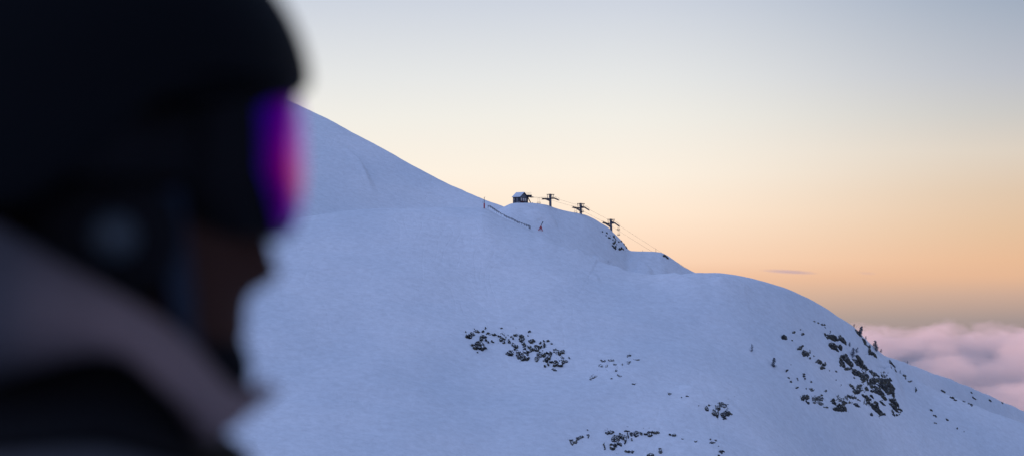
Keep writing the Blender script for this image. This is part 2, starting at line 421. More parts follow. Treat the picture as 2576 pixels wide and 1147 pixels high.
outcrop('wedge shaped dark rock with a snowy ledge right of the largest face', zA,
        [(1790,700,100,62),(1720,790,75,46),(1860,700,65,50,0,.85),(1930,670,50,26,0,.85)], seed=9)
outcrop('steep narrow dark rock beside the wedge shaped rock', zA,
        [(2010,690,42,62),(1990,770,36,50),(1945,820,52,62),(2045,860,45,16),(1975,915,15,25),(1885,945,36,16),(1855,845,20,12)], seed=10)
outcrop('fine scattered stones on the upper right edge of the central band', zA,
        [(1880,500,40,50,0,.7),(1780,440,25,30,0,.8),(1860,405,25,18,0,.8),(2060,450,30,30,0,S),(1970,390,40,30,0,S),(2100,650,18,12),(2100,600,40,20,0,S),(1840,600,25,20,0,.7)], seed=11)
outcrop('lowest dark rocks at the right end of the central band', zA,
        [(2220,690,26,32),(2150,860,45,25),(2200,920,62,35),(2280,870,85,52,0,.75),(2370,840,25,42),(2230,940,42,20),(2110,955,52,18),(2410,770,12,15),(2100,1030,80,25,10,S),(2280,640,60,40,0,S*.9)], seed=12)
outcrop('fine snow dusted rubble spread over the upper edge of the central band', zA,
        [(700,230,110,60,0,.5),(1000,260,120,60,10,.5),(1280,270,90,60,0,.5),(1620,400,110,70,20,.5),(1880,500,110,80,20,.5),(2150,620,110,70,20,.48),(2280,760,90,70,0,.5)], seed=70, amp=.5, freq=2.0, step=.7, off=.62)
zB = ZM(1150, 800, 3.084)
outcrop('faint dusting of small stones right of the central rock band', zB,
        [(1215,430,15,15),(1235,385,22,14,0,.7),(1300,385,26,13,0,.7),(1260,430,12,8),(1325,415,16,9,0,.75),(1340,465,10,8),(1385,415,6,6)], seed=13, amp=.42)
outcrop('two tiny stones lowest in the faint group right of the central band', zB, [(1150,520,28,16,-20,.65),(1130,540,9,5),(1300,533,10,5),(1370,510,16,9,0,.8)], seed=14, amp=.42)
outcrop('half buried stones at the far right of the faint group on the open slope', zB, [(1435,350,15,10),(1440,405,22,12,0,.6),(1500,380,25,9,0,.65),(1475,575,18,7,0,.65)], seed=15, amp=.38)
outcrop('dark jagged rock cluster at the bottom edge of the picture', zB,
        [(1310,1070,30,30),(1340,1010,30,26),(1380,990,22,20),(1365,1050,16,16),(1250,1078,14,18),(1405,1015,10,36),(1240,1060,25,12,60,.6)], seed=16, amp=1.0)
outcrop('row of short vertical rock ribs right of the jagged bottom cluster', zB,
        [(1432,985,6,22),(1462,975,14,16),(1425,950,26,9),(1500,975,20,26),(1535,970,14,13),(1465,1015,9,11),(1575,972,12,6)], seed=17, amp=.9)
outcrop('small dark rock just above the jagged bottom cluster', zB, [(1290,960,34,13),(1285,945,10,10)], seed=18, amp=.8)
outcrop('thin line of rock ending the bottom row on its right', zB, [(1605,980,18,9),(1650,958,36,8)], seed=19, amp=.8)
outcrop('low flat rock cut by the bottom edge under the vertical ribs', zB, [(1420,1112,30,10),(1465,1115,12,13),(1610,1140,20,12),(1685,1110,15,20)], seed=20, amp=.8)
outcrop('pale dusted stones left of the jagged bottom cluster', zB, [(1000,1030,25,22,0,.8),(1050,1000,36,12,-15,.7),(1115,985,8,20,0,.65),(1115,938,7,5),(990,1045,10,13)], seed=21, amp=.8)
zD = ZM(1650, 780, 2.926)
outcrop('dark toothed rocks on the open slope between the bottom row and the right hill', zD,
        [(545,820,20,26,0,.9),(565,835,12,25),(610,840,22,24),(640,820,26,20,0,.7),(575,790,26,18,0,.7),(670,828,13,10),(620,868,12,6),(640,795,16,15,0,.65),(600,770,40,20,0,.5)], seed=22, amp=.95)
outcrop('specks of stone leading up left from the toothed rocks', zD, [(485,790,15,20,0,.65),(515,763,15,5,0,.7),(427,768,5,5)], seed=23, amp=.7)
outcrop('single small stone with drifted snow high on the lower slope', zD, [(295,698,8,7),(205,680,16,12,0,.6),(335,700,16,6,0,.6)], seed=24, amp=.45)
outcrop('thin dark ledge near the bottom edge left of the twin stones', zD, [(90,968,46,7),(58,990,12,8),(30,983,10,6),(125,965,8,7)], seed=25, amp=.8)
outcrop('two neighbouring dark stones near the bottom of the slope', zD, [(215,986,8,6),(243,988,14,11)], seed=26, amp=.8)
outcrop('flat faint stones right of the twin stones', zD, [(310,1014,10,6,0,.8),(400,1030,20,6,0,.8)], seed=27, amp=.45)
outcrop('small cluster of stones lowest below the toothed rocks', zD, [(518,1018,7,6),(553,1025,8,8),(530,1045,22,8,0,.65),(605,1110,20,12,0,.8),(580,1138,15,7,0,.7)], seed=28, amp=.7)
outcrop('little dark stone at the bottom edge below the thin ledge', zD, [(143,1115,15,15),(138,1095,8,10,0,.7),(65,1138,10,8)], seed=29, amp=.8)
outcrop('lone rounded dark boulder on the smooth upper snow of the right hill', zD, [(1070,255,28,18)], seed=30, name='boulder', cat='boulder', amp=1.1)
outcrop('small stones just right of the lone rounded boulder', zD, [(1138,215,10,13),(1212,230,10,10),(1197,195,10,9,0,.7),(1128,277,8,5)], seed=31, amp=.7)
zG = ZM(2000, 820, 4.247)
outcrop('row of small stones highest on the face of the right hill', zG, [(390,22,18,9,20),(437,50,18,14,0,.8),(490,62,22,10,15,.8),(525,95,26,6,20,.7),(572,138,15,16)], seed=32, amp=.7)
outcrop('long slanting dark ledge near the top of the right hill', zG, [(510,172,10,12),(575,200,62,24,15),(640,215,52,20,20),(702,225,58,18,52)], seed=33, strata=35)
outcrop('dark blocks directly under the long slanting ledge', zG, [(580,280,32,24),(615,290,36,20,20),(620,330,42,15,20),(675,300,26,20),(690,330,15,8)], seed=34, strata=35)
outcrop('small dark stones on the left of the right hill below the boulder', zG, [(245,322,24,17),(265,305,12,8),(300,380,40,28,0,.75),(318,395,22,14),(290,365,20,14),(350,355,15,18,0,.7),(350,425,7,8)], seed=35, amp=.9)
outcrop('three lobed dark rock in the middle left of the right hill', zG, [(450,465,34,24),(500,485,24,20),(488,528,18,16),(455,435,20,10,0,.7)], seed=36, amp=.9)
outcrop('pair of big upright dark slabs in the upper middle of the right hill', zG, [(690,470,54,30,60),(740,435,66,25,50),(770,535,36,19,10),(800,500,19,17),(750,540,26,15)], seed=37, strata=50)
outcrop('parallel slanting rock strata above the largest cliff of the right hill', zG,
        [(900,450,72,13,50),(880,490,62,13,50),(930,500,72,15,45),(960,540,46,16,20),(895,515,52,13,30),(820,450,25,12,40,.8)], seed=38, strata=48)
outcrop('tapering dark slab left of the slanting strata', zG, [(870,590,56,19,45),(845,600,36,13,35),(890,620,26,11)], seed=39, strata=45)
outcrop('dark streaks between the strata and the hill edge', zG, [(1030,590,52,19,45),(1085,610,32,11,40),(950,620,60,60,0,.35),(1140,620,20,10,30,.7)], seed=40, strata=45, amp=.9)
outcrop('largest dark cliff low on the right hill', zG,
        [(1080,690,92,36,12),(1150,710,82,36,25),(1210,740,62,42,50),(1250,790,56,24,65),(1195,675,46,18),(1190,780,60,16,40),(1270,840,25,12,80),(1040,690,45,22,0)], seed=41, strata=30, amp=1.35)
outcrop('thin broken ledges hanging under the left of the largest cliff', zG, [(1100,770,82,17,35),(1010,720,46,19,50),(1090,800,62,13,30),(970,770,24,15),(1030,785,20,11)], seed=42, strata=35)
outcrop('lowest cliff of the right hill with a long pointed tail', zG, [(1160,870,36,15,40),(1250,900,52,24,30),(1290,910,42,20,60),(1265,960,68,19,45),(1320,990,42,11,30),(1130,910,36,11,40,.7)], seed=43, strata=42, amp=1.25)
outcrop('two thin slabs under the pointed tail of the lowest cliff', zG, [(1260,1025,37,10,45),(1300,1045,20,10,0,.7),(1240,1005,15,8,40)], seed=44, strata=45, amp=.8)
outcrop('dark rounded rock at the bottom left foot of the right hill', zG, [(600,885,22,11),(620,915,32,14,45),(665,960,32,26),(640,985,38,20),(685,1000,52,15),(715,930,30,42,0,.75),(735,985,16,22)], seed=45)
outcrop('two slanting dark stones at the leftmost foot of the right hill', zG, [(265,880,23,13,30),(320,910,30,11,35),(290,850,42,30,0,.6)], seed=46, amp=.9)
outcrop('single leaning stone with two specks in the snowy centre of the right hill', zG, [(625,570,21,15,50),(563,568,7,6),(635,658,18,10,0,.75),(685,720,12,12,0,.7)], seed=47, amp=.8)
outcrop('vertical string of small stones left of centre on the right hill', zG, [(285,595,17,11),(288,618,15,10),(290,648,13,14),(350,682,16,11),(262,545,15,20,0,.6)], seed=48, amp=.8)
outcrop('tiny stones furthest left on the middle of the right hill', zG, [(205,750,19,11,-30),(303,755,17,11),(115,640,21,7,-20),(95,560,19,9,-40),(150,680,18,12,0,.7),(210,660,8,20,0,.65),(150,490,8,12,0,.8)], seed=49, amp=.75)
outcrop('speckled dusting of stones between the foot rocks of the right hill', zG, [(520,780,18,12,0,.8),(480,825,14,9),(450,870,52,30,0,.62),(470,920,42,20,0,.65),(400,920,12,10,0,.8),(530,960,26,8),(370,760,40,20,0,.45)], seed=50, amp=.5, freq=1.6)
outcrop('scattered stones just right of centre on the lower right hill', zG, [(800,725,26,9),(822,750,13,8),(900,725,32,10,0,.7),(855,790,42,26,0,.6)], seed=51, amp=.75)
outcrop('sparse stones right of the dark rounded foot rock', zG, [(790,850,62,20,10,.62),(860,940,42,15,20,.9),(790,910,32,12,0,.7),(880,880,26,10,0,.65)], seed=52, amp=.75, freq=1.4)
outcrop('fine snow dusted rubble between the strata and the lower foot of the right hill', zG, [(700,880,120,60,10,.5),(1000,900,110,70,20,.52),(900,760,120,60,20,.48),(1150,600,90,50,40,.48),(400,880,120,50,0,.5)], seed=71, amp=.5, freq=2.0, step=.7, off=.62)
outcrop('broken slanting rubble left of the lowest cliff', zG,
        [(960,850,46,13,30,.75),(1030,845,26,11,30),(990,880,32,15,0,.7),(1050,960,52,26,45),(1090,990,46,24,50),(1120,1030,36,20,60),(1155,1045,14,8),(1000,920,26,12,0,.7),(1080,930,42,16,40,.7)], seed=53, strata=45)
outcrop('small detached stone below the rubble at the foot of the hill', zG, [(1025,1040,19,13,50)], seed=54, amp=.8)
outcrop('line of dark rock running down just below the trees on the hill edge', zG, [(945,250,46,15,60),(975,290,36,13,50),(1000,345,32,16,60),(1045,390,46,11,40),(1010,380,12,8)], seed=55, strata=50)
outcrop('dark streak of rock under the leaning tree at the hill edge', zG, [(880,155,52,11,55)], seed=56, strata=50, amp=.8)
zH = ZM(2180, 820, 4.779)
outcrop('thin dark rib along the seam between the right hill and the far slope', zH, [(540,540,62,9,52),(590,620,30,7,50,.8),(500,480,20,7,20,.7)], seed=57, strata=50, amp=.7)
outcrop('faint stones on the near edge of the far slope', zH, [(690,710,32,15,40,.65),(765,755,24,13),(830,860,15,36,-20,.6)], seed=58, amp=.8)
outcrop('short dark dash in the middle of the far slope', zH, [(915,825,32,6,15,.9),(1165,885,32,8,28),(1520,900,22,5,15,.9)], seed=59, amp=.9)
outcrop('dusky patch of stones below the pale drift on the far slope', zH, [(1275,970,30,9,15),(1320,990,26,9,0,.7),(1510,1030,42,30,30,.62),(1430,1000,40,10,10,.5)], seed=60, amp=1.0)
outcrop('dark stones on the skyline of the far slope', zH, [(1750,1000,32,11,25),(1560,970,30,7,20,.8)], seed=61, amp=1.2)
outcrop('last dark stone at the lower right of the far skyline', zH, [(1890,1022,24,11,40)], seed=62, amp=1.2)
zR = ZM(2000, 740, 2.655)
outcrop('few flecks of rock low in the hollow under the far slope', zR, [(1070,920,14,5,35),(1075,875,12,5,20),(1150,895,16,10,30,.8),(1225,960,5,4),(1270,978,7,4),(1040,830,14,4,30,.7)], seed=63, amp=.9)
zK = ZM(1530, 540, 9.56)
outcrop('dark slanting streaks of rock on the side of the knoll below the lowest lift tower', zK,
        [(200,520,20,14,50),(275,580,32,16,45),(265,630,24,12,0,.8),(370,625,18,14,0,.8),(345,690,36,14,45),(380,690,16,12)], seed=64, strata=48, amp=.8, step=.6)
outcrop('dark rock notch in the middle of the knoll side', zK, [(445,660,36,18,50),(490,715,34,12,55,.8),(425,745,30,14,50,.8),(495,765,24,16,40),(540,855,16,20,0,.7),(590,780,28,14,0,.7)], seed=65, strata=48, amp=.8, step=.6)
outcrop('lowest dark rock cluster on the knoll side', zK, [(465,825,44,18,50),(460,890,48,18,50),(490,930,52,22,45),(525,900,32,14,40),(620,940,32,32),(600,970,24,18),(690,968,22,14,45)], seed=66, strata=48, amp=.9, step=.6)
outcrop('thin rock edge on the skyline where the knoll drops to the saddle', zK, [(655,760,28,22,0,.8),(710,830,26,24,60),(780,915,72,15,50)], seed=67, strata=48, amp=.9, step=.6)
zL = ZM(1380, 600, 4.954)
outcrop('tiny dark rock on the skyline right of the thin marker pole', zL, [(1622,288,26,15,48),(1655,312,22,9,42)], seed=68, strata=48, amp=.9, step=.6)

# ------------------------------------------------------------------ conifers and bushes
M_NEEDLE = mat('frosted_needles', (.115, .14, .18), .8, var=.5, vscale=.9)
M_BARK = mat('bark', (.04, .035, .035), .9, var=.3)
def conifer(px, py, hpx, label, lean=0.0, wide=.34, dens=1.0, snowy=.0, name='pine_tree', cat='tree', group='small trees on the snowy hill', dd=None, seed=0):
    rnd = random.Random(seed)
    p, d = ground(px, py)
    if dd: p = at(px, py, dd); d = dd
    hgt = hpx * d / f * .82
    root = empty(name, p)
    t = MB(); pts = []
    for k in range(7):
        s = k / 6; pts.append(Vector((lean * hgt * s * s, 0, -.35 + (hgt + .3) * s)))
    t.tube(pts, [.07 * hgt / 3 * (1 - .85 * k / 6) + .012 for k in range(7)], 6)
    nl = int(26 * dens); cr = MB()
    def axis(s): return Vector((lean * hgt * s * s, 0, hgt * s))
    for k in range(nl):
        s = .08 + .92 * (k + rnd.random() * .6) / nl
        nb = rnd.randint(3, 6)
        for _ in range(nb):
            a = rnd.uniform(0, 2 * math.pi)
            ln = hgt * wide * (1 - s) ** .75 * rnd.uniform(.45, 1.15) + .07 * hgt
            if rnd.random() < .3 or math.sin(k * 1.9 + a * 2 + seed) > .75: continue
            b0 = axis(s); up = rnd.uniform(-.15, .35)
            dirv = Vector((math.cos(a), math.sin(a), up)).normalized()
            nseg = 5
            prev = b0
            for q in range(1, nseg + 1):
                cur = b0 + dirv * ln * q / nseg + Vector((0, 0, -.10 * ln * (q / nseg) ** 2)) + Vector((rnd.uniform(-.03, .03), rnd.uniform(-.03, .03), rnd.uniform(-.03, .03))) * hgt * .4
                if q % 2 == 0: t.tube([prev, cur], .008 * hgt / 2 + .004, 3, cap=False)
                for _2 in range(4):
                    w = hgt * rnd.uniform(.015, .045)
                    v1 = Vector((rnd.gauss(0, 1), rnd.gauss(0, 1), rnd.gauss(0, .8))).normalized() * w * 2.0
                    v2 = Vector((rnd.gauss(0, 1), rnd.gauss(0, 1), rnd.gauss(0, .8))).normalized() * w
                    c0 = prev.lerp(cur, rnd.random())
                    cr.tri(c0, c0 + v1 + v2 * .5, c0 + v1 - v2)
                prev = cur
    t.build('trunk', M_BARK, root); cr.build('crown', M_FROST if snowy else M_NEEDLE, root)
    tag(root, label, cat, group)
    return root
M_FROST = mat('rimed_needles', (.20, .23, .29), .8, var=.6, vscale=1.2)
def g(X_, Y_): a = zG(X_, Y_); return a[0], a[1]
kG = .9787 / 4.247
conifer(*g(828, 82), 44 * kG, 'short bushy conifer uppermost on the skyline of the right hill', .1, .5, .7, seed=1)
conifer(*g(892, 185), 128 * kG, 'tallest dark conifer leaning right on the hill skyline', .22, .26, 1.2, seed=2)
conifer(*g(905, 150), 70 * kG, 'smaller conifer grown against the right of the tallest leaning tree', .35, .35, .8, seed=12)
conifer(*g(957, 212), 46 * kG, 'small conifer below the tallest leaning tree on the skyline', .1, .4, .7, seed=3)
conifer(*g(1072, 350), 138 * kG, 'tall thin conifer in the middle of the skyline row', -.12, .26, 1.2, seed=4)
conifer(*g(1040, 262), 44 * kG, 'little conifer tucked against the top of the tall thin one', .1, .45, .7, seed=13)
conifer(*g(1122, 358), 48 * kG, 'low wide conifer at the lower end of the skyline row', .15, .6, .8, seed=5)
conifer(*g(1412, 448), 34 * kG, 'tiny lone conifer on the crest of the far slope', 0, .5, .6, seed=6)
conifer(*g(815, 415), 125 * kG, 'pale rime covered bushy tree in the rocks of the right hill', .1, .42, 1.1, snowy=1, seed=7)
conifer(*g(855, 365), 70 * kG, 'frosted bush right beside the rime covered tree', .3, .5, .8, snowy=1, seed=14)
conifer(*g(780, 295), 56 * kG, 'small frosted bush above the rime covered tree', .05, .4, .7, snowy=1, seed=8)
def g7(X_, Y_): a = zD(X_, Y_); return a[0], a[1]
k7 = .9787 / 2.926
conifer(*g7(827, 360), 70 * k7, 'thin bare frosted shrub alone on the smooth slope left of the hill', .03, .26, .55, snowy=1, name='shrub', cat='shrub', seed=9)
conifer(*g7(992, 478), 86 * k7, 'rounded dark shrub alone in smooth snow below the boulder', .05, .42, 1.0, name='shrub', cat='shrub', seed=10)
conifer(*g(1330, 590), 42 * kG, 'small shrub on the seam between the hill and the far slope', .1, .5, .5, snowy=1, name='shrub', cat='shrub', seed=11)

# ------------------------------------------------------------------ chairlift
PHI = math.radians(38)
U = Vector((math.cos(PHI), math.sin(PHI), 0)); Vv_ = Vector((math.sin(PHI), -math.cos(PHI), 0))
GA = 5.0
def rotz(a): return Matrix.Rotation(a, 3, 'Z')
def make_tower(px, top, base, D, label, sl, sr, kicked=0):
    """local frame: x along the line, y to the rear rope, z up; sl, sr rope slopes on each side"""
    pt = at(px, top, D); pb = at(px, base, D); hgt = pt.z - pb.z
    root = empty('lift_tower', (pb.x, pb.y, pb.z), PHI)
    zc = hgt - 1.95                     # crossarm height
    tilt = (sl + sr) / 2 * .45
    m = MB(); m.tube([(tilt * -zc * .7, 0, -3), (0, 0, zc), (.15 * tilt, 0, hgt - .1)], [.5, .44, .28], 10)
    m.build('mast', M_GALV, root, True)
    MB().box((0, 0, zc), (.5, GA + .4, .42)).build('crossarm', M_STEEL, root)
    lf = MB()
    for y in (-.55, .55):
        lf.bar((-1.35, y, hgt - .35), (1.55, y, hgt - .35), .22)
        lf.bar((-.95, y, zc + .2), (-1.15, y, hgt - .35), .15); lf.bar((.75, y, zc + .2), (1.25, y, hgt - .35), .15)
    lf.bar((-1.3, -.6, hgt - .35), (-1.3, .6, hgt - .35), .12); lf.bar((1.5, -.6, hgt - .35), (1.5, .6, hgt - .35), .12)
    lf.build('lifting_frame', M_STEEL, root)
    la = MB()
    for y in (-.2, .2): la.bar((-.55, y, -2), (-.45, y, zc), .05)
    k = -1.8
    while k < zc: la.bar((-.53, -.2, k), (-.53, .2, k), .04); k += .35
    la.build('ladder', M_GALV, root)
    ends = []
    for y in (GA / 2, -GA / 2):
        a = Vector((-2.1, y, zc - .15 + 2.1 * -sl * -1)); b = Vector((2.1, y, zc - .15 + 2.1 * sr))
        a.z = zc - .15 - 2.1 * sl; mid = Vector((0, y, zc - .15 + .12))
        s = MB(); s.bar(a, mid, .2, .44); s.bar(mid, b, .2, .44)
        for q in range(8):
            t = (q + .5) / 8; c = a.lerp(mid, t * 2) if t < .5 else mid.lerp(b, t * 2 - 1)
            c = c + Vector((0, 0, .12)); s.tube([c + Vector((0, -.08, 0)), c + Vector((0, .08, 0))], .22, 10)
        s.build('sheave_train', M_STEEL, root)
        # catwalk with a thin handrail beside the wheels
        w = MB(); off = Vector((0, .45 if y > 0 else -.45, -.25))
        w.bar(a + off, mid + off, .5, .05); w.bar(mid + off, b + off, .5, .05)
        up = Vector((0, .2 if y > 0 else -.2, .95))
        for q in (0, .33, .66, 1):
            c1 = a.lerp(mid, q) + off; c2 = mid.lerp(b, q) + off
            w.bar(c1, c1 + up, .035); w.bar(c2, c2 + up, .035)
        w.bar(a + off + up, mid + off + up, .035); w.bar(mid + off + up, b + off + up, .035)
        w.build('catwalk', M_GALV, root)
        rz_ = rotz(PHI)
        ends.append((Vector(root.location) + rz_ @ (a + Vector((0, 0, .34))), Vector(root.location) + rz_ @ (b + Vector((0, 0, .34)))))
    tag(root, label, 'lift tower', 'chairlift towers along the ridge')
    return root, ends
T1, E1 = make_tower(1384.5, 487.5, 518, 951, 'upper chairlift tower on the flat knoll top nearest the hut', -.01, -.24)
T2, E2 = make_tower(1461, 510.5, 538, 960.5, 'middle chairlift tower with a chair hanging close beside its mast', -.20, -.40)
T3, E3 = make_tower(1537, 550, 573, 970.5, 'lowest chairlift tower where the knoll starts to drop steeply', -.32, -.46)

# hut --------------------------------------------------------------
k1 = ZM(1300, 480, 19.12)
def h1(X_, Y_, d): a = k1(X_, Y_); return at(a[0], a[1], d)
corner = h1(700, 815, 946)
base_z = corner.z
AL, BE = math.radians(145), math.radians(55)
da = Vector((math.cos(AL), math.sin(AL), 0)); db = Vector((math.cos(BE), math.sin(BE), 0))
LA, LB, HW, HR = 3.3, 5.1, 2.45, 1.65
hut = empty('lift_hut', corner)
tag(hut, 'small timber hut with snowy pitched roof and big windows on the knoll top', 'hut')
def P(a, b, z): return da * a + db * b + Vector((0, 0, z))
M_PLANK = mat('grey_planks', (.15, .155, .185), .8, var=.3, vscale=4)
M_GLASS = mat('window_glass', (.75, .68, .66), .2, 0, var=.05, spec=1.0)  # opaque pane, its pale colour stands in for sky showing through
M_DARKGL = mat('dark_window_glass', (.02, .025, .04), .1, 0, spec=.6)
M_TRIM = mat('dark_trim', (.03, .032, .045), .7, var=.2)
wl = MB()
wl.v += [P(0,0,-1.2), P(LA,0,-1.2), P(LA,LB,-1.2), P(0,LB,-1.2), P(0,0,HW), P(LA,0,HW), P(LA,LB,HW), P(0,LB,HW), P(0,LB/2,HW+HR), P(LA,LB/2,HW+HR)]
wl.f += [(0,1,5,4), (2,3,7,6), (0,4,8,7,3), (1,2,6,9,5)]
wl.build('wall', M_PLANK, hut)
pl = MB()
for z in (.35, .7, 1.05, 1.9 + .3):
    pl.bar(P(0, -.02, z), P(LA, -.02, z), .03, .03); pl.bar(P(-.02, 0, z), P(-.02, LB, z), .03, .03)
for b_ in (0, LB): pl.bar(P(-.03, b_, -1), P(-.03, b_, HW), .14)
pl.bar(P(LA, -.03, -1), P(LA, -.03, HW), .14)
pl.build('corner_trim', M_TRIM, hut)
ov = .38
for sgn, nm in ((0, 'a'), (1, 'b')):
    r = MB(); e0 = -ov if sgn == 0 else LB + ov
    zt = HW + HR + .12; ze = HW - ov * HR / (LB / 2) + .12
    A0, A1, A2, A3 = P(-ov, e0, ze), P(LA + ov, e0, ze), P(LA + ov, LB / 2, zt), P(-ov, LB / 2, zt)
    up = Vector((0, 0, .14)); b = len(r.v)
    r.v += [A0, A1, A2, A3, A0 + up, A1 + up, A2 + up, A3 + up]
    for q in ((0,3,2,1),(4,5,6,7),(0,1,5,4),(1,2,6,5),(2,3,7,6),(3,0,4,7)): r.f.append(tuple(b + i for i in q))
    ro = r.build('roof', M_TRIM, hut)
    s = MB(); up2 = Vector((0, 0, .28)); up = Vector((0, 0, .145)); b = 0
    ins = .05
    B0, B1, B2, B3 = P(-ov + ins, e0 * (1 if sgn else 1), ze), P(LA + ov - ins, e0, ze), P(LA + ov - ins, LB / 2, zt), P(-ov + ins, LB / 2, zt)
    s.v += [B0 + up, B1 + up, B2 + up, B3 + up, B0 + up2 * .9, B1 + up2 * .9, B2 + up2, B3 + up2]
    for q in ((0,3,2,1),(4,5,6,7),(0,1,5,4),(1,2,6,5),(2,3,7,6),(3,0,4,7)): s.f.append(q)
    s.build('roof_snow', M_SNOW, ro)
def opening(face, c0, c1, z0, z1, kind, gl):
    o_ = MB(); g_ = MB()
    def Q_(c, z, o): return P(c, o, z) if face == 'a' else P(o, c, z)
    for (p, q) in ((( c0, z0), (c1, z0)), ((c1, z0), (c1, z1)), ((c1, z1), (c0, z1)), ((c0, z1), (c0, z0))):
        o_.bar(Q_(p[0], p[1], -.04), Q_(q[0], q[1], -.04), .09)
    if kind == 'door': 
        g_.quad(Q_(c0, z0, -.03), Q_(c1, z0, -.03), Q_(c1, z1, -.03), Q_(c0, z1, -.03))
        d = g_.build('door', M_TRIM, hut); o_.build('frame', M_TRIM, d)
    else:
        fr = o_.build('window', M_TRIM, hut); g_.quad(Q_(c0, z0, -.03), Q_(c1, z0, -.03), Q_(c1, z1, -.03), Q_(c0, z1, -.03)); g_.build('pane', gl, fr)
opening('a', 1.85, 2.5, 0.05, 2.1, 'door', None)
opening('a', .1, 1.0, .85, 2.1, 'window', M_DARKGL)
opening('a', 2.7, 3.1, 1.2, 2.0, 'window', M_GLASS)
opening('b', .5, 1.4, .85, 2.15, 'window', M_GLASS)
opening('b', 1.95, 3.0, .85, 2.15, 'window', M_GLASS)
opening('b', 3.25, 4.35, .85, 2.15, 'window', M_GLASS)
bx = empty('storage_box', corner + P(-.45, 1.0, -.1)); bx.rotation_euler = (0, 0, BE)
MB().box((0, 0, .42), (1.0, .7, .84)).build('box_body', mat('dark_red_box', (.07, .01, .02), .6, var=.2), bx)
MB().box((0, 0, .885), (1.08, .78, .07)).build('lid', M_TRIM, bx)
tag(bx, 'dark red box standing against the window wall of the hut', 'box')

# lift terminal --------------------------------------------------------------
tc_ = h1(1110, 850, 950)
term = empty('lift_terminal', tc_, 0)
tag(term, 'steel return station with railed platform on a slanting leg beside the hut', 'lift station')
def tp(X_, Y_, off=0.0): return h1(X_, Y_, 950 + off) - tc_
m = MB(); m.bar(tp(1062, 900), tp(1062, 470), .55); m.build('column', M_STEEL, term)
m = MB(); m.bar(tp(1075, 520), tp(1255, 860), .42, .34); m.build('slanting_leg', mat('rusty_steel', (.05, .035, .035), .7, .2, var=.3), term)
m = MB(); m.box(tp(1130, 440), (2.4, 2.0, .40)); m.box(tp(1180, 492), (1.6, 1.5, .42)); m.build('platform', M_STEEL, term)
m = MB(); m.bar(tp(1180, 530), tp(1300, 535), .3, .24); m.bar(tp(1285, 540), tp(1330, 490), .22); m.build('outrigger', M_STEEL, term)
m = MB(); m.tube([tp(1215, 520) + Vector((0, 0, -.06)), tp(1215, 520) + Vector((0, 0, .06))], 1.35, 24); m.build('bullwheel', M_STEEL, term)
m = MB()
for off in (-.9, .9):
    for k in range(6):
        X_ = 935 + k * 61; m.bar(tp(X_, 425, off), tp(X_, 295, off), .045)
    m.bar(tp(935, 295, off), tp(1240, 295, off), .05); m.bar(tp(935, 355, off), tp(1240, 365, off), .04)
for X_ in (935, 1240): m.bar(tp(X_, 295, -.9), tp(X_, 295, .9), .05)
m.build('railing', M_GALV, term)
m = MB(); b0 = tp(1310, 870); m.tube([b0 + Vector((-.9, 0, -.6)), b0 + Vector((0, 0, .25)), b0 + Vector((.9, 0, -.5))], [.5, .55, .3], 9)
m.build('concrete_base', M_SNOW, term)

# haul rope --------------------------------------------------------------
def sag(a, b, s, n=14):
    return [a.lerp(b, i / n) + Vector((0, 0, -s * 4 * (i / n) * (1 - i / n))) for i in range(n + 1)]
rope = []
bw = tc_ + tp(1215, 520)
endB = at(1744, 683.5, 1000); endA = at(1700, 667.5, 1000)
def ext(a, b, k): return a + (b - a) * k
A_ = [bw + Vv_ * -1.3] + [E1[0][0], E1[0][1]] ; B_ = [bw + Vv_ * 1.3] + [E1[1][0], E1[1][1]]
def path(i, end, bwp):
    pts = sag(bwp, E1[i][0], .05); pts += sag(E1[i][1], E2[i][0], .06); pts += sag(E2[i][1], E3[i][0], .06)
    pts += sag(E3[i][1], ext(E3[i][1], end, 1.35), .25, 30); return pts
ra = path(0, endA, bw + Vv_ * -1.3); rb = path(1, endB, bw + Vv_ * 1.3)
ring = [bw + (Matrix.Rotation(a, 3, 'Z') @ (Vv_ * -1.3)) for a in np.linspace(0, math.pi, 12)]
loop_pts = ra[::-1] + ring[1:-1] + rb
rp_ = MB().tube(loop_pts, .03, 5).build('haul_rope', mat('steel_cable', (.14, .11, .10), .6, .3), None)
tag(rp_, 'thin steel chairlift rope loop running over the towers down behind the ridge', 'cable')

# chairs --------------------------------------------------------------
M_CHAIR = mat('chair_steel', (.16, .12, .10), .6, .4, var=.2)
M_SEAT = mat('chair_seat', (.05, .035, .035), .8, var=.2)
def make_chair():
    r = empty('lift_chair', (0, 0, 0), 0)
    h = MB(); h.box((0, 0, -.03), (.9, .12, .12)); h.bar((-.36, 0, 0), (-.36, 0, -1.45), .055); h.bar((.36, 0, 0), (.36, 0, -1.45), .055); h.bar((-.36, 0, -1.45), (.36, 0, -1.45), .08)
    h.build('hanger', M_CHAIR, r)
    fr = MB()
    for s in (-.66, .66):
        fr.tube([(s * .6, 0, -1.45), (s, -.05, -1.62), (s, -.1, -2.4), (s, .5, -2.42)], .035, 5)
        fr.tube([(s * .55, .0, -1.45), (s * .55, .02, -2.4)], .035, 5)
    fr.bar((-.66, 0, -1.95), (.66, 0, -1.95), .05)
    fr.build('side_frame', M_CHAIR, r)
    MB().box((0, .25, -2.44), (1.75, .55, .12)).build('seat', M_SEAT, r)
    bk = MB(); bk.box((0, -.1, -2.15), (1.3, .05, .08)); bk.box((0, -.08, -2.34), (1.3, .05, .08)); bk.build('backrest', M_SEAT, r)
    br = MB(); br.tube([(-.8, -.05, -1.85), (-.85, .55, -2.0), (.85, .55, -2.0), (.8, -.05, -1.85)], .03, 5); br.tube([(-.5, .55, -2.0), (-.5, .75, -2.62), (.5, .75, -2.62), (.5, .55, -2.0)], .03, 5)
    br.build('safety_bar', M_CHAIR, r)
    return r
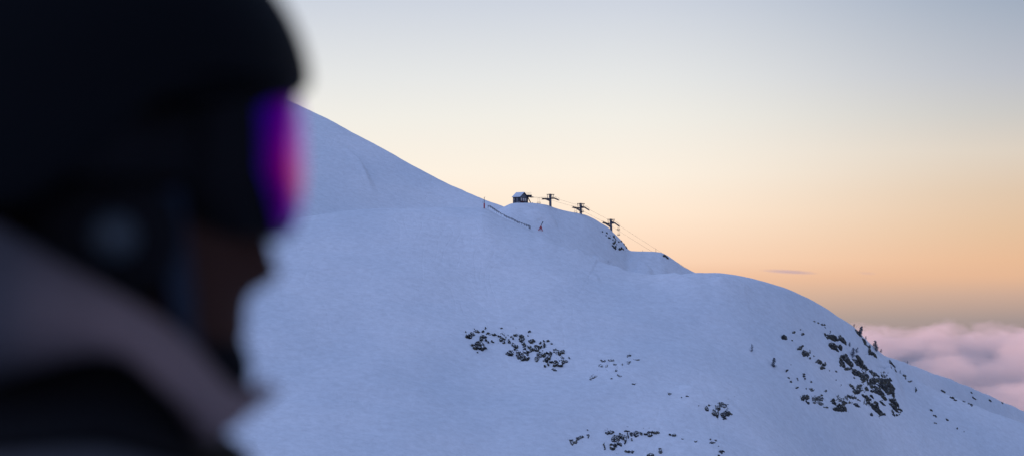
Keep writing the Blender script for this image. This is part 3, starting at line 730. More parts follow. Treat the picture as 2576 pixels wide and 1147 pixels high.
def copy_thing(o):
    c = o.copy(); C.objects.link(c)
    for ch in o.children:
        d = ch.copy(); C.objects.link(d); d.parent = c; d.matrix_parent_inverse = ch.matrix_parent_inverse.copy()
    return c
def on_rope(pts, px):
    best = None
    for a, b in zip(pts[:-1], pts[1:]):
        def proj(p):
            yc = p.y * cp + p.z * sp; return W / 2 + f * p.x / yc
        pa, pb = proj(a), proj(b)
        if pa <= px <= pb: return a.lerp(b, (px - pa) / (pb - pa))
    return pts[0]
chair = make_chair()
spec_ = [(ra, 1355.5, 1.0, 'empty chair hanging level between the hut and the upper tower', .05),
         (ra, 1448, 1.0, 'empty chair hanging just left of the middle tower mast', .15),
         (rb, 1464, .95, 'empty chair partly hidden behind the middle tower mast on its right', .15),
         (rb, 1556, .78, 'empty chair hanging highest just below the lowest tower', .3),
         (ra, 1556.5, .72, 'empty chair hanging lower directly beneath another near the lowest tower', .3)]
for i, (rp, px, s, lab, rz) in enumerate(spec_):
    c = chair if i == 0 else copy_thing(chair)
    c.location = on_rope(rp, px); c.scale = (s, s, s); c.rotation_euler = (0, 0, rz)
    tag(c, lab, 'lift chair', 'empty chairs hanging from the lift rope')

# ridge markers --------------------------------------------------------------
def pole(px, py, hpx, label, r=.05):
    p, d = ground(px, py); o = empty('marker_pole', p)
    h = hpx * d / f
    MB().tube([(0, 0, -.5), (0, 0, h)], r, 6).build('shaft', M_TIMBER, o)
    MB().box((0, 0, h), (.5 * r * 8, .06, .06)).build('top_bar', M_TIMBER, o)
    tag(o, label, 'pole', 'thin poles on the ridge')
pole(1650, 634.2, 8.5, 'thin pole under the rope on the saddle ridge', .06)
pole(1616.5, 632.2, 3, 'tiny short stake on the saddle ridge left of the thin pole', .05)

# ------------------------------------------------------------------ snow guns and fence
zF = ZM(1230, 490, 9.558)
def q2(X_, Y_): a = zF(X_, Y_); return a[0], a[1]
px, py = q2(140, 440); p, d = ground(px, py)
lance = empty('snow_lance', p); k = d / f * .9787 / 9.558
MB().tube([(0, 0, -.6), (0, 0, 275 * k)], [.14, .09], 8).build('mast', M_STEEL, lance, True)
MB().tube([(0, 0, .02), (0, 0, 128 * k)], .26, 12).build('padding', M_RED, lance, True)
MB().bar((0, 0, 265 * k), (.35, -.1, 278 * k), .09).build('nozzle', M_STEEL, lance)
tag(lance, 'upright snow lance wrapped in red padding at the top end of the fence', 'snow gun')
p, d = ground(*q2(108, 300)); st = empty('marker_stake', p)
MB().tube([(0, 0, -.4), (0, 0, .32)], .05, 6).build('stake', M_TIMBER, st); MB().box((0, 0, .3), (.16, .12, .2)).build('stake_cap', M_TIMBER, st)
tag(st, 'tiny dark stake in the snow left of the red padded lance', 'stake')
px, py = q2(1522, 975); p, d = ground(px, py); k = d / f * .9787 / 9.558
gun = empty('snow_gun', p)
lg = lambda a, b: MB().tube([a, b], .17, 8).build('leg', M_RED, gun, True)
top = Vector((12 * k, .2, 112 * k))
for e in ((-50 * k, -.7, 6 * k), (2 * k, .9, 0), (45 * k, -.3, 2 * k)): lg(Vector(e) + Vector((0, 0, -.25)), top)
MB().tube([top - Vector((.1, 0, .1)), (30 * k, .1, 150 * k), (58 * k, 0, 205 * k)], [.10, .13, .16], 8).build('barrel', M_STEEL, gun, True)
MB().tube([(54 * k, 0, 196 * k), (62 * k, 0, 212 * k)], .22, 10).build('nozzle_ring', M_STEEL, gun)
tag(gun, 'leaning snow gun on three red padded legs below the knoll', 'snow gun')

fence = None
FP = [(232,372),(290,378),(345,415),(400,455),(447,487),(500,520),(535,548),(570,572),(625,592),(680,625),(750,655),(820,682),(890,718),(960,758),(1000,775),(1060,797),(1120,820),(1180,838),(1245,858)]
pts = []
for (X_, Y_) in FP:
    px, py = q2(X_, Y_)
    a, _ = azte(px, py); D = float(np.interp(a, AZT, L_near.D)) - 1.0
    pts.append(at(px, py, D))
f0 = pts[0].copy()
fence = empty('snow_fence', (f0.x, f0.y, zg(f0.x, f0.y)))
o0 = Vector(fence.location)
rng = random.Random(3)
for i in range(len(pts) - 1):
    a, b = pts[i] - o0, pts[i + 1] - o0
    MB().bar(a, b, .10, .17).build('rail', M_WOOD, fence)
    if i not in (5, 6, 7, 14, 15):
        dz = Vector((0, 0, -.34)); MB().bar(a + dz, b + dz, .10, .15).build('rail', M_WOOD, fence)
for i, p in enumerate(pts):
    q = p - o0; MB().bar(q + Vector((0, .06, -1.1 if i in (0, 4, 18) else -.75)), q + Vector((rng.uniform(-.03, .03), .06, rng.uniform(.08, .3))), .11).build('post', M_WOOD, fence)
e = pts[-1] - o0
for dx, t, bt in ((0, .28, -1.2), (.38, 0.0, -1.35)):
    MB().bar(e + Vector((dx, -.05, bt)), e + Vector((dx, -.05, t)), .13).build('post', M_WOOD, fence)
for z in (-.2, -.5, -.8, -1.05): MB().bar(e + Vector((-.25, -.12, z + .08)), e + Vector((.5, -.12, z - .06)), .07, .12).build('rail', M_WOOD, fence)
tag(fence, 'dark wooden snow fence half buried along the ridge below the hut', 'fence')

# ------------------------------------------------------------------ the person in the foreground
YP = 1.5
FEET = Vector((-.30, YP, -1.5))
def loc(v): return Vector(v) - FEET
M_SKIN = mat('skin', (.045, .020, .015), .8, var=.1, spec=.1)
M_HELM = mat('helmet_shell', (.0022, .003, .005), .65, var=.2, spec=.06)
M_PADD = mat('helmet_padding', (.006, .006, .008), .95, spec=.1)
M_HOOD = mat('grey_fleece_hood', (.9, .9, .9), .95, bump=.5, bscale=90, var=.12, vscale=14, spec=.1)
def shade_ramp(m, c0, c1, x0, x1):
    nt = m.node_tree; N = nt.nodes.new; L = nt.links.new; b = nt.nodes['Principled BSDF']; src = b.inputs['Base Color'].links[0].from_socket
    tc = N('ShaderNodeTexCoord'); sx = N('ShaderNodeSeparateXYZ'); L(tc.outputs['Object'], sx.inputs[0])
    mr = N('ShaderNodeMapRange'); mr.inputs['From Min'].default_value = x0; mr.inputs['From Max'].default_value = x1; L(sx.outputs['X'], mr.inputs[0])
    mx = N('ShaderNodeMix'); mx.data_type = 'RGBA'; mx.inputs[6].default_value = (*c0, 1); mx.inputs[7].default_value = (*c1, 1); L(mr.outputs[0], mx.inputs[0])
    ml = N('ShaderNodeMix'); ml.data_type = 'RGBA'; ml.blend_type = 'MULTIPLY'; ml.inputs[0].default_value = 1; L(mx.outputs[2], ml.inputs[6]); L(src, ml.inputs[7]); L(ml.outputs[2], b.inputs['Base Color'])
# hood shading painted into the fleece colour: darker behind, lighter in front
shade_ramp(M_HOOD, (.065, .06, .07), (.225, .16, .16), loc(aty(150, 800, YP)).x, loc(aty(390, 800, YP)).x)
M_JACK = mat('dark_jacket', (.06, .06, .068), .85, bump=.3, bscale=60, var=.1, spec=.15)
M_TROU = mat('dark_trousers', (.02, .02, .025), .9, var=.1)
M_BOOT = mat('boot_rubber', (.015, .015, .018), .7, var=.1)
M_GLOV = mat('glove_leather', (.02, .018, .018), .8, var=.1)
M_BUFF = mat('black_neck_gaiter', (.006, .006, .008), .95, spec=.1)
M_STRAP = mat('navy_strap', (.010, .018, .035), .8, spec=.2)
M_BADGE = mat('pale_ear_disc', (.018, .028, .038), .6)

def closed_loft(rings, cap0=False, cap1=False):
    n = len(rings[0]); v = []; fc = []
    for r in rings: v += [Vector(p) for p in r]
    for i in range(len(rings) - 1):
        for k in range(n):
            k2 = (k + 1) % n; fc.append((i * n + k, i * n + k2, (i + 1) * n + k2, (i + 1) * n + k))
    if cap0: fc.append(tuple(range(n))[::-1])
    if cap1: fc.append(tuple((len(rings) - 1) * n + k for k in range(n)))
    return v, fc

# head surface, ring by ring; profile columns: py, front px, back px, half width m, nose height px
HEAD = [(-95,330,60,.030,0),(-80,430,-60,.050,0),(-40,520,-170,.066,0),(20,580,-250,.075,0),(100,612,-300,.079,0),(180,622,-320,.080,0),(250,628,-325,.079,0),
        (300,615,-322,.077,6),(350,596,-315,.075,16),(400,590,-305,.074,20),(450,590,-290,.073,24),(500,590,-270,.072,32),(550,588,-245,.071,42),(600,620,-220,.070,63),
        (650,618,-195,.068,77),(685,617,-180,.067,89),(705,617,-172,.066,84),(722,616,-165,.065,52),(735,616,-160,.065,12),(750,614,-155,.064,4),(768,618,-150,.063,8),
        (785,616,-145,.062,6),(800,610,-140,.062,0),(818,617,-135,.061,7),(838,614,-130,.060,4),(860,606,-125,.059,0),(890,622,-120,.056,4),(930,630,-115,.052,6),(970,620,-110,.046,0),
        (1000,540,-105,.046,0),(1030,440,-100,.050,0),(1080,380,-95,.056,0),(1150,360,-100,.064,0)]
rings = []
NH = 48
for (py, xf, xb, w, nose) in HEAD:
    z = aty(200, py, YP).z; xc = aty(190, py, YP).x; F_ = aty(xf, py, YP).x; B_x = aty(xb, py, YP).x
    r = []
    for k in range(NH):
        a = 2 * math.pi * k / NH; c, s = math.cos(a), math.sin(a)
        ex = .85
        cc = math.copysign(abs(c) ** ex, c); ss = math.copysign(abs(s) ** ex, s)
        x = xc + (F_ - xc) * cc if c > 0 else xc + (xc - B_x) * cc
        y = YP + w * ss
        if c > 0 and nose:
            wd = .012 + .008 * (1 if 640 < py < 730 else 0)
            x += nose / 4055 * math.exp(-((w * ss) / wd) ** 2)
        # eye sockets
        if c > 0 and 300 < py < 480:
            x -= .008 * math.exp(-((abs(w * ss) - .032) / .014) ** 2) * math.exp(-((py - 385) / 60) ** 2)
        r.append(loc((x, y, z)))
    rings.append(r)
hv, hf = closed_loft(rings, True, True)

def skin_mesh(chains, sub=1):
    """chains: list of lists of (point, radius); the first node of a chain may be an index (chain, node) to join to"""
    verts = []; edges = []; rad = []; idx = {}
    for ci, ch in enumerate(chains):
        prev = None
        for ni, nd in enumerate(ch):
            if isinstance(nd[0], int): prev = idx[(nd[0], nd[1])]; continue
            verts.append(loc(nd[0])); rad.append(nd[1] if isinstance(nd[1], tuple) else (nd[1], nd[1])); i = len(verts) - 1; idx[(ci, ni)] = i
            if prev is not None: edges.append((prev, i))
            prev = i
    me = bpy.data.meshes.new('tmp'); me.from_pydata([tuple(v) for v in verts], edges, []); me.update()
    o = bpy.data.objects.new('tmp', me); C.objects.link(o)
    md = o.modifiers.new('s', 'SKIN'); md.use_smooth_shade = True
    for i, sv in enumerate(me.skin_vertices[0].data): sv.radius = rad[i]; sv.use_root = (i == 0)
    if sub: o.modifiers.new('u', 'SUBSURF').levels = sub
    dg = bpy.context.evaluated_depsgraph_get(); dg.update()
    m2 = bpy.data.meshes.new_from_object(o.evaluated_get(dg))
    bpy.data.objects.remove(o)
    return m2
X0 = -.30
def ch_leg(s): return [(0, 0), ((X0, YP + .09 * s, -.70), .085), ((X0 + .02, YP + .10 * s, -1.02), .058), ((X0, YP + .11 * s, -1.36), .042), ((X0 - .01, YP + .11 * s, -1.44), .045), ((X0 + .14, YP + .12 * s, -1.46), .035)]
def arm_pts(s): return [(X0 + .01, YP + .17 * s, -.235), (X0 - .02, YP + .245 * s, -.50), (X0 + .14, YP + .23 * s, -.70)]
def ch_arm(s):
    a = arm_pts(s); return [(0, 3), (a[0], .055), (a[1], .040), (a[2], .028), ((a[2][0] + .05, a[2][1], a[2][2] - .03), (.034, .022))]
body_ch = [[((X0, YP, -.62), (.14, .11)), ((X0, YP, -.50), (.13, .10)), ((X0, YP, -.36), (.15, .11)), ((X0 + .0, YP, -.235), (.13, .09)), ((X0 + .01, YP, -.15), .062), ((X0 + .03, YP, -.03), .056)],
           ch_leg(1), ch_leg(-1), ch_arm(1), ch_arm(-1)]
m2 = skin_mesh(body_ch, 1)
bm = bmesh.new(); bm.from_mesh(m2)
vs = [bm.verts.new(v) for v in hv]
for q in hf: bm.faces.new([vs[i] for i in q])
me = bpy.data.meshes.new('person'); bm.to_mesh(me); bm.free()
tmp = bpy.data.objects.new('tmp', me); C.objects.link(tmp)
rm = tmp.modifiers.new('r', 'REMESH'); rm.mode = 'VOXEL'; rm.voxel_size = .005; rm.use_smooth_shade = True
dg = bpy.context.evaluated_depsgraph_get(); dg.update()
me2 = bpy.data.meshes.new_from_object(tmp.evaluated_get(dg)); bpy.data.objects.remove(tmp)
bmc = bmesh.new(); bmc.from_mesh(me2); seen = set(); best_ = []
for v0 in bmc.verts:
    if v0 in seen: continue
    st_ = [v0]; seen.add(v0); isl = []
    while st_:
        q_ = st_.pop(); isl.append(q_)
        for e_ in q_.link_edges:
            o_ = e_.other_vert(q_)
            if o_ not in seen: seen.add(o_); st_.append(o_)
    if len(isl) > len(best_): best_ = isl
kp = set(best_); bmesh.ops.delete(bmc, geom=[q_ for q_ in bmc.verts if q_ not in kp], context='VERTS'); bmc.to_mesh(me2); bmc.free()
me2.name = 'person'; me2.materials.clear(); me2.materials.append(M_SKIN)
person = bpy.data.objects.new('person', me2); C.objects.link(person); person.location = FEET
sm_ = person.modifiers.new('soften', 'SMOOTH'); sm_.factor = .5; sm_.iterations = 2
tag(person, 'person in profile close by wearing black helmet, mirrored purple goggles and a dark jacket', 'person')

def child(name, v, fc, m, sub=1, solid=0):
    o = mesh_obj(name, v, fc, m, person, True)
    if solid: s = o.modifiers.new('t', 'SOLIDIFY'); s.thickness = solid; s.offset = -1
    if sub: u = o.modifiers.new('u', 'SUBSURF'); u.levels = sub; u.render_levels = sub
    return o
# helmet shell
PXM = YP / f * 1.0
hc = aty(138, 232, YP); AX, AZu, AY = .1443, .1065, .128
rings = []
NT = 56
for i in range(15):
    t = i / 14; r = []
    for k in range(NT):
        a = 2 * math.pi * k / NT; c, s = math.cos(a), math.sin(a)
        # lower edge: high over the brow, low over the ear and nape
        lowpy = 232 + 330 * sstep(.75, -.05, c) if c > 0 else 562 - 110 * (-c)
        lowz = (232 - lowpy) / 4055
        topz = AZu
        z = topz * math.cos(t * math.pi / 2) if lowz > -.001 else topz + (lowz - topz) * (1 - math.cos(t * math.pi * .5)) ** .9
        if z > 0: rf = math.sqrt(max(0, 1 - (z / AZu) ** 2.0))
        else: rf = 1 - .30 * (z / .09) ** 2 * .35
        if i == 0: rf = 0.02
        r.append(loc((hc.x + AX * rf * c, YP + AY * rf * s, hc.z + z)))
    rings.append(r)
v, fc = closed_loft(rings, True, False)
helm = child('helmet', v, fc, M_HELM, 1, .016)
# brim lip over the goggles
b = MB(); pts_ = []
for k in range(21):
    a = math.radians(-58 + 116 * k / 20)
    pts_.append(loc((hc.x + (AX + .001) * math.cos(a), YP + AY * math.sin(a), hc.z - .002 - .012 * (1 - math.cos(a)))))
b.tube(pts_, .0065, 8).build('brim', M_HELM, helm, True)
# ear pads and discs
for s in (-1, 1):
    rings = []
    for i in range(9):
        t = i / 8 * math.pi; r = []
        for k in range(20):
            a = 2 * math.pi * k / 20
            c0 = aty(350, 610, YP)
            r.append(loc((c0.x + .050 * math.sin(t) * math.cos(a) - .01, YP + s * (.085 + .022 * -math.cos(t)), c0.z + .045 * math.sin(t) * math.sin(a))))
        rings.append(r)
    v, fc = closed_loft(rings, True, True); ep = child('ear_pad', v, fc, M_PADD, 1)
    d_ = MB(); c0 = aty(432, 648, YP)
    dc = loc((c0.x - .018, YP + s * .106, c0.z + .008)); d_.tube([dc, dc + Vector((0, s * .004, 0))], .014, 20); d_.build('ear_disc', M_BADGE, ep, True)
    # chin strap
    st_ = MB(); a0 = aty(470, 500, YP); a1 = aty(500, 800, YP); a2 = aty(530, 990, YP)
    P0 = loc((a0.x, YP + s * .083, a0.z)); P1 = loc((a1.x, YP + s * .069, a1.z)); P2 = loc((a2.x, YP + s * .030, a2.z))
    for (p, q) in ((P0, P1), (P1, P2)): st_.bar(p, q, .004, .022)
    so = st_.build('chin_strap', M_STRAP, helm)
# goggles: frame (root) > lens, strap
LP = [(232,744),(260,748),(300,753),(350,757),(400,758),(450,757),(500,752),(550,740),(590,720),(615,702)]
def lens_x(py): return float(np.interp(py, [p[0] for p in LP], [p[1] for p in LP]))
HWG = .083
def goggle_grid(inset, dx, bend=.017):
    rings_ = []
    for i in range(15):
        t = i / 14; r = []
        for k in range(33):
            u = -1 + 2 * k / 32
            py0 = 240 + inset; py1 = 612 - inset
            low = py1 - 55 * math.exp(-(u / .22) ** 2) - 150 * abs(u) ** 3; hi = py0 + 50 * abs(u) ** 3
            py = hi + (low - hi) * t
            w = HWG * (1 - inset / 900)
            P_ = aty(lens_x(py) + dx, py, YP)
            r.append(loc((P_.x - bend * abs(u) ** 2.4, YP + w * u, P_.z)))
        rings_.append(r)
    return rings_
def sheet(rr):
    v = [p for r in rr for p in r]; n = len(rr[0]); fc = []
    for i in range(len(rr) - 1):
        for k in range(n - 1): fc.append((i * n + k, (i + 1) * n + k, (i + 1) * n + k + 1, i * n + k + 1))
    return v, fc
rr = goggle_grid(0, -6)
edge = [rr[0][k] for k in range(33)] + [rr[i][32] for i in range(1, 15)] + [rr[14][k] for k in range(31, -1, -1)] + [rr[i][0] for i in range(13, 0, -1)]
back = [Vector((min(p.x - .022, loc((aty(618, 400, YP).x, 0, 0)).x - .45 * abs(p.y)), p.y * .93, p.z)) for p in edge]
v, fc = closed_loft([edge, [(a + b_) / 2 + Vector((0, 0, 0)) for a, b_ in zip(edge, back)], back])
gog = child('goggles', v, fc, M_PADD, 0, .004)
def lens_material():
    m = bpy.data.materials.new('mirrored_lens'); m.use_nodes = True
    nt = m.node_tree; N = nt.nodes.new; L = nt.links.new; b = nt.nodes['Principled BSDF']
    tcn = N('ShaderNodeTexCoord'); sx = N('ShaderNodeSeparateXYZ'); L(tcn.outputs['Object'], sx.inputs[0])
    mr = N('ShaderNodeMapRange'); mr.inputs['From Min'].default_value = loc((aty(690, 400, YP).x, 0, 0)).x; mr.inputs['From Max'].default_value = loc((aty(751, 400, YP).x, 0, 0)).x
    L(sx.outputs['X'], mr.inputs[0])
    rp = N('ShaderNodeValToRGB'); e = rp.color_ramp.elements
    e[0].position = 0; e[0].color = (.03, .003, .30, 1); e[1].position = 1; e[1].color = (.62, .25, .85, 1)
    for p_, c_ in ((.40, (.07, .002, .28, 1)), (.70, (.16, .004, .20, 1)), (.88, (.36, .04, .42, 1))):
        x = e.new(p_); x.color = c_
    L(mr.outputs[0], rp.inputs[0]); L(rp.outputs[0], b.inputs['Base Color'])
    b.inputs['Metallic'].default_value = 1; b.inputs['Roughness'].default_value = .2; b.inputs['Specular Tint'].default_value = (.62, .28, .72, 1)
    return m
v, fc = sheet(goggle_grid(14, 0)); ln = mesh_obj('lens', v, fc, lens_material(), gog, True)
s = ln.modifiers.new('t', 'SOLIDIFY'); s.thickness = .002; s.offset = 0
# strap over the helmet
r0 = []; r1 = []
for k in range(49):
    a = math.radians(48 + (312 - 48) * k / 48); c, s_ = math.cos(a), math.sin(a)
    for rr_, dz in ((r0, .020), (r1, -.022)):
        rr_.append(loc((hc.x + (AX + .004) * c, YP + (AY + .004) * s_ * (.86 if c > .5 else 1), hc.z - .038 + dz)))
v, fc = sheet([r0, r1]); so = mesh_obj('goggle_strap', v, fc, M_PADD, gog, True); s = so.modifiers.new('t', 'SOLIDIFY'); s.thickness = .003

# gaiter round the lower face
rings = []
for (py, xf, xb, w, _n) in HEAD:
    if py < 860 or py > 1100: continue
    z = aty(200, py, YP).z; xc = aty(190, py, YP).x; F_ = aty(xf + 8, py, YP).x; B_x = aty(xb - 8, py, YP).x; r = []
    for k in range(NH):
        a = 2 * math.pi * k / NH; c, s = math.cos(a), math.sin(a)
        cc = math.copysign(abs(c) ** .85, c); ss = math.copysign(abs(s) ** .85, s)
        r.append(loc((xc + (F_ - xc) * cc if c > 0 else xc + (xc - B_x) * cc, YP + (w + .004) * ss, z)))
    rings.append(r)
v, fc = closed_loft(rings); child('neck_gaiter', v, fc, M_BUFF, 1)

# hood + jacket: rings given by the outline they show (px, py, sideways offset)
R = [
 [(708,980,0),(600,968,.045),(430,800,.10),(150,640,.12),(-20,535,.12),(-250,430,.08),(-330,400,0)],
 [(690,1004,0),(600,1028,.06),(462,880,.128),(200,720,.15),(-10,640,.155),(-280,540,.11),(-390,500,0)],
 [(625,1036,0),(565,1066,.07),(470,945,.14),(260,810,.172),(20,790,.18),(-280,740,.13),(-420,720,0)],
 [(555,1062,0),(520,1092,.068),(435,985,.135),(290,885,.16),(60,935,.172),(-260,920,.13),(-410,890,0)],
 [(515,1090,0),(478,1100,.05),(392,985,.10),(270,920,.118),(50,985,.128),(-230,990,.10),(-380,950,0)],
 [(535,1125,0),(490,1135,.055),(390,1075,.115),(270,1010,.14),(50,1050,.15),(-240,1050,.125),(-400,1020,0)],
 [(610,1165,0),(560,1165,.075),(430,1150,.14),(260,1105,.18),(50,1120,.20),(-270,1130,.155),(-420,1100,0)],
 [(690,1320,0),(620,1320,.10),(440,1310,.165),(200,1310,.21),(-60,1330,.215),(-300,1330,.16),(-440,1280,0)],
]
def full_ring(pts7):
    W_ = []
    for (px_, py_, off) in pts7:
        p = aty(px_, py_, YP - off); W_.append((p.x, off, p.z))
    loopc = [(x, -o_, z) for (x, o_, z) in W_] + [(x, o_, z) for (x, o_, z) in W_[-2:0:-1]]
    n = len(loopc); out = []
    for i in range(n):
        p0, p1, p2, p3 = [Vector(loopc[(i + j) % n]) for j in (-1, 0, 1, 2)]
        for q in range(5):
            t = q / 5
            v = .5 * ((2 * p1) + (p2 - p0) * t + (2 * p0 - 5 * p1 + 4 * p2 - p3) * t * t + (3 * p1 - p0 - 3 * p2 + p3) * t ** 3)
            out.append(loc((v.x, YP + v.y, v.z)))
    return out
FR = [full_ring(r) for r in R]
def world_ring(cx, rx, ry, z, n):
    out = []
    for k in range(n):
        a = -2 * math.pi * k / n; out.append(loc((cx + rx * math.cos(a), YP + ry * math.sin(a), z)))
    return out
n = len(FR[0])
import mathutils
def fold(p, k, n_):
    q = Vector(p); w_ = min(1, k / 1.5) * .012
    return q + Vector((mathutils.noise.noise(q * 14), mathutils.noise.noise(q * 14 + Vector((7, 3, 1))), mathutils.noise.noise(q * 11 + Vector((1, 9, 4))))) * w_
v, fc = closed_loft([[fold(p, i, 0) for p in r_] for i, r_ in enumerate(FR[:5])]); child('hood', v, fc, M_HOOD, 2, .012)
v, fc = closed_loft([FR[6], FR[7], world_ring(X0, .165, .20, -.30, n), world_ring(X0, .165, .19, -.45, n), world_ring(X0, .17, .195, -.62, n), world_ring(X0, .17, .19, -.80, n)])
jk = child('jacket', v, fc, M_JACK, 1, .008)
cc_ = sum(FR[4], Vector((0, 0, 0))) / len(FR[4]); in_ = [cc_ + (p - cc_) * .80 + Vector((0, 0, .03)) for p in FR[4]]
v, fc = closed_loft([in_, [cc_ + (p - cc_) * .96 for p in FR[4]], FR[5], FR[6]], True); yk = mesh_obj('tuck_shade_yoke', v, fc, M_PADD, jk, True); u_ = yk.modifiers.new('u', 'SUBSURF'); u_.levels = 1; u_.render_levels = 1  # near-black band: shade under the hood roll put into its colour
for s in (-1, 1):
    a = arm_pts(s)
    m_ = skin_mesh([[((a[0][0], a[0][1] - .03 * s, a[0][2] + .02), .085), (a[0], .082), ((a[1][0], a[1][1], a[1][2]), .066), ((a[2][0] - .01, a[2][1], a[2][2] + .01), .054), ((a[2][0] + .035, a[2][1], a[2][2] - .03), .05)]], 1)
    m_.materials.clear(); m_.materials.append(M_JACK); sl = bpy.data.objects.new('sleeve', m_); C.objects.link(sl); sl.parent = jk
    w0 = Vector(a[2]); chn = [[(w0 + Vector((-.035, 0, .035)), .038), (w0, .040), (w0 + Vector((.045, 0, -.035)), (.045, .030)), (w0 + Vector((.085, 0, -.065)), (.044, .026))]]
    for q in range(4):
        off = (-.03 + .02 * q); ln_ = (.055, .065, .06, .045)[q]
        b0 = w0 + Vector((.085, off * .9, -.065)); chn.append([(0, 3), (b0, .013), (b0 + Vector((ln_ * .5, off * .2, -ln_ * .45)), .012), (b0 + Vector((ln_ * .75, off * .1, -ln_ * 1.1)), .010)])
    chn.append([(0, 2), (w0 + Vector((.06, -.045 * s, -.03)), .014), (w0 + Vector((.10, -.06 * s, -.055)), .012)])
    m_ = skin_mesh(chn, 1); m_.materials.clear(); m_.materials.append(M_GLOV); gl = bpy.data.objects.new('glove', m_); C.objects.link(gl); gl.parent = person
m_ = skin_mesh([[((X0, YP, -.66), (.165, .135)), ((X0, YP, -.76), (.16, .12))]] + [[(0, 1), ((X0, YP + .10 * s, -.86), .10), ((X0 + .02, YP + .11 * s, -1.06), .078), ((X0, YP + .115 * s, -1.34), .075)] for s in (1, -1)], 1)
m_.materials.clear(); m_.materials.append(M_TROU); tr = bpy.data.objects.new('trousers', m_); C.objects.link(tr); tr.parent = person
for s in (-1, 1):
    yb = YP + .115 * s; rings = []
    for (z, xb, xf, w) in ((-1.50,-.10,.21,.052),(-1.485,-.11,.22,.056),(-1.455,-.11,.21,.055),(-1.42,-.10,.15,.052),(-1.38,-.09,.08,.052),(-1.30,-.085,.07,.055),(-1.24,-.085,.075,.058)):
        r = []
        for k in range(24):
            a = 2 * math.pi * k / 24; c, s2 = math.cos(a), math.sin(a); xm = (xf + xb) / 2
            r.append(loc((X0 + xm + (xf - xb) / 2 * math.copysign(abs(c) ** .7, c), yb + w * math.copysign(abs(s2) ** .8, s2), z)))
        rings.append(r)
    v, fc = closed_loft(rings, True, False); child('boot', v, fc, M_BOOT, 1)

# ------------------------------------------------------------------ clouds
def cloud_material():
    m = bpy.data.materials.new('pink_cloud'); m.use_nodes = True; nt = m.node_tree; nt.nodes.clear()
    N = nt.nodes.new; L = nt.links.new
    out = N('ShaderNodeOutputMaterial'); pv = N('ShaderNodeVolumePrincipled'); L(pv.outputs[0], out.inputs['Volume'])
    pv.inputs['Color'].default_value = (1, .93, .92, 1); pv.inputs['Anisotropy'].default_value = .15
    tcn = N('ShaderNodeTexCoord'); sx = N('ShaderNodeSeparateXYZ'); L(tcn.outputs['Object'], sx.inputs[0])
    def noise(scale, det, vec):
        n_ = N('ShaderNodeTexNoise'); n_.inputs['Scale'].default_value = scale; n_.inputs['Detail'].default_value = det; n_.inputs['Roughness'].default_value = .55; L(vec, n_.inputs[0]); return n_.outputs['Fac']
    fl = N('ShaderNodeMapping'); fl.inputs['Scale'].default_value = (1, .5, 1.6); L(tcn.outputs['Object'], fl.inputs[0])
    big = noise(.0035, 1.0, fl.outputs[0]); small = noise(.010, 5.0, fl.outputs[0])
    # local top of the cloud deck
    def math_(op, a, b, c=None):
        n_ = N('ShaderNodeMath'); n_.operation = op
        for i, q in enumerate((a, b, c)):
            if q is None: continue
            if isinstance(q, (int, float)): n_.inputs[i].default_value = q
            else: L(q, n_.inputs[i])
        return n_.outputs[0]
    yy = math_('SUBTRACT', 5700.0, sx.outputs['Y']); yy = math_('MAXIMUM', yy, 0.0)
    top = math_('MULTIPLY_ADD', big, 200.0, CLOUD_T - 98.0 - 75.0)
    top = math_('MULTIPLY_ADD', small, 150.0, top)
    top = math_('MULTIPLY_ADD', yy, -.11, top)
    dz = math_('SUBTRACT', top, sx.outputs['Z'])
    dn = N('ShaderNodeMapRange'); dn.inputs['From Min'].default_value = 0; dn.inputs['From Max'].default_value = 35; dn.inputs['To Min'].default_value = 0; dn.inputs['To Max'].default_value = .022
    dn.clamp = True; L(dz, dn.inputs[0]); L(dn.outputs[0], pv.inputs['Density'])
    return m
CLOUD_T = 5.0
def box_obj(name, lo, hi, m):
    c = [(a + b) / 2 for a, b in zip(lo, hi)]; mb = MB(); mb.box((0, 0, 0), [b - a for a, b in zip(lo, hi)]); o = mb.build(name, m); o.location = c; return o
cs = MB().box((2600, 5700, -110), (9000, 4200, 520))
cs = cs.build('cloud_sea', cloud_material())
tag(cs, 'rolling pink sunset cloud bank filling the valley beyond the far slope', 'cloud', kind='stuff')

def streak(px0, py0, px1, py1, hw, D, label, dens):
    a, b = at(px0, py0, D), at(px1, py1, D); c = (a + b) / 2; dx = b - a
    m = bpy.data.materials.new('thin_cloud'); m.use_nodes = True; nt = m.node_tree; nt.nodes.clear(); N = nt.nodes.new; L = nt.links.new
    out = N('ShaderNodeOutputMaterial'); pv = N('ShaderNodeVolumePrincipled'); L(pv.outputs[0], out.inputs['Volume'])
    pv.inputs['Color'].default_value = (.62, .60, .66, 1)
    tcn = N('ShaderNodeTexCoord'); ln_ = N('ShaderNodeVectorMath'); ln_.operation = 'LENGTH'; L(tcn.outputs['Object'], ln_.inputs[0])
    mr = N('ShaderNodeMapRange'); mr.inputs['From Min'].default_value = 1; mr.inputs['From Max'].default_value = .3; mr.inputs['To Min'].default_value = 0; mr.inputs['To Max'].default_value = dens; L(ln_.outputs[1], mr.inputs[0])
    L(mr.outputs[0], pv.inputs['Density'])
    bm = bmesh.new(); bmesh.ops.create_icosphere(bm, subdivisions=3, radius=1); me = bpy.data.meshes.new('cloud_streak'); bm.to_mesh(me); bm.free(); me.materials.append(m)
    o = bpy.data.objects.new('cloud_streak', me); C.objects.link(o); o.location = c
    hgt = hw * D / f
    o.scale = (dx.length / 2, 250, hgt); o.rotation_euler = (0, -math.asin((b.z - a.z) / dx.length), -math.atan2(c.x, c.y))
    tag(o, label, 'cloud', 'thin cloud streaks low in the sunset sky')
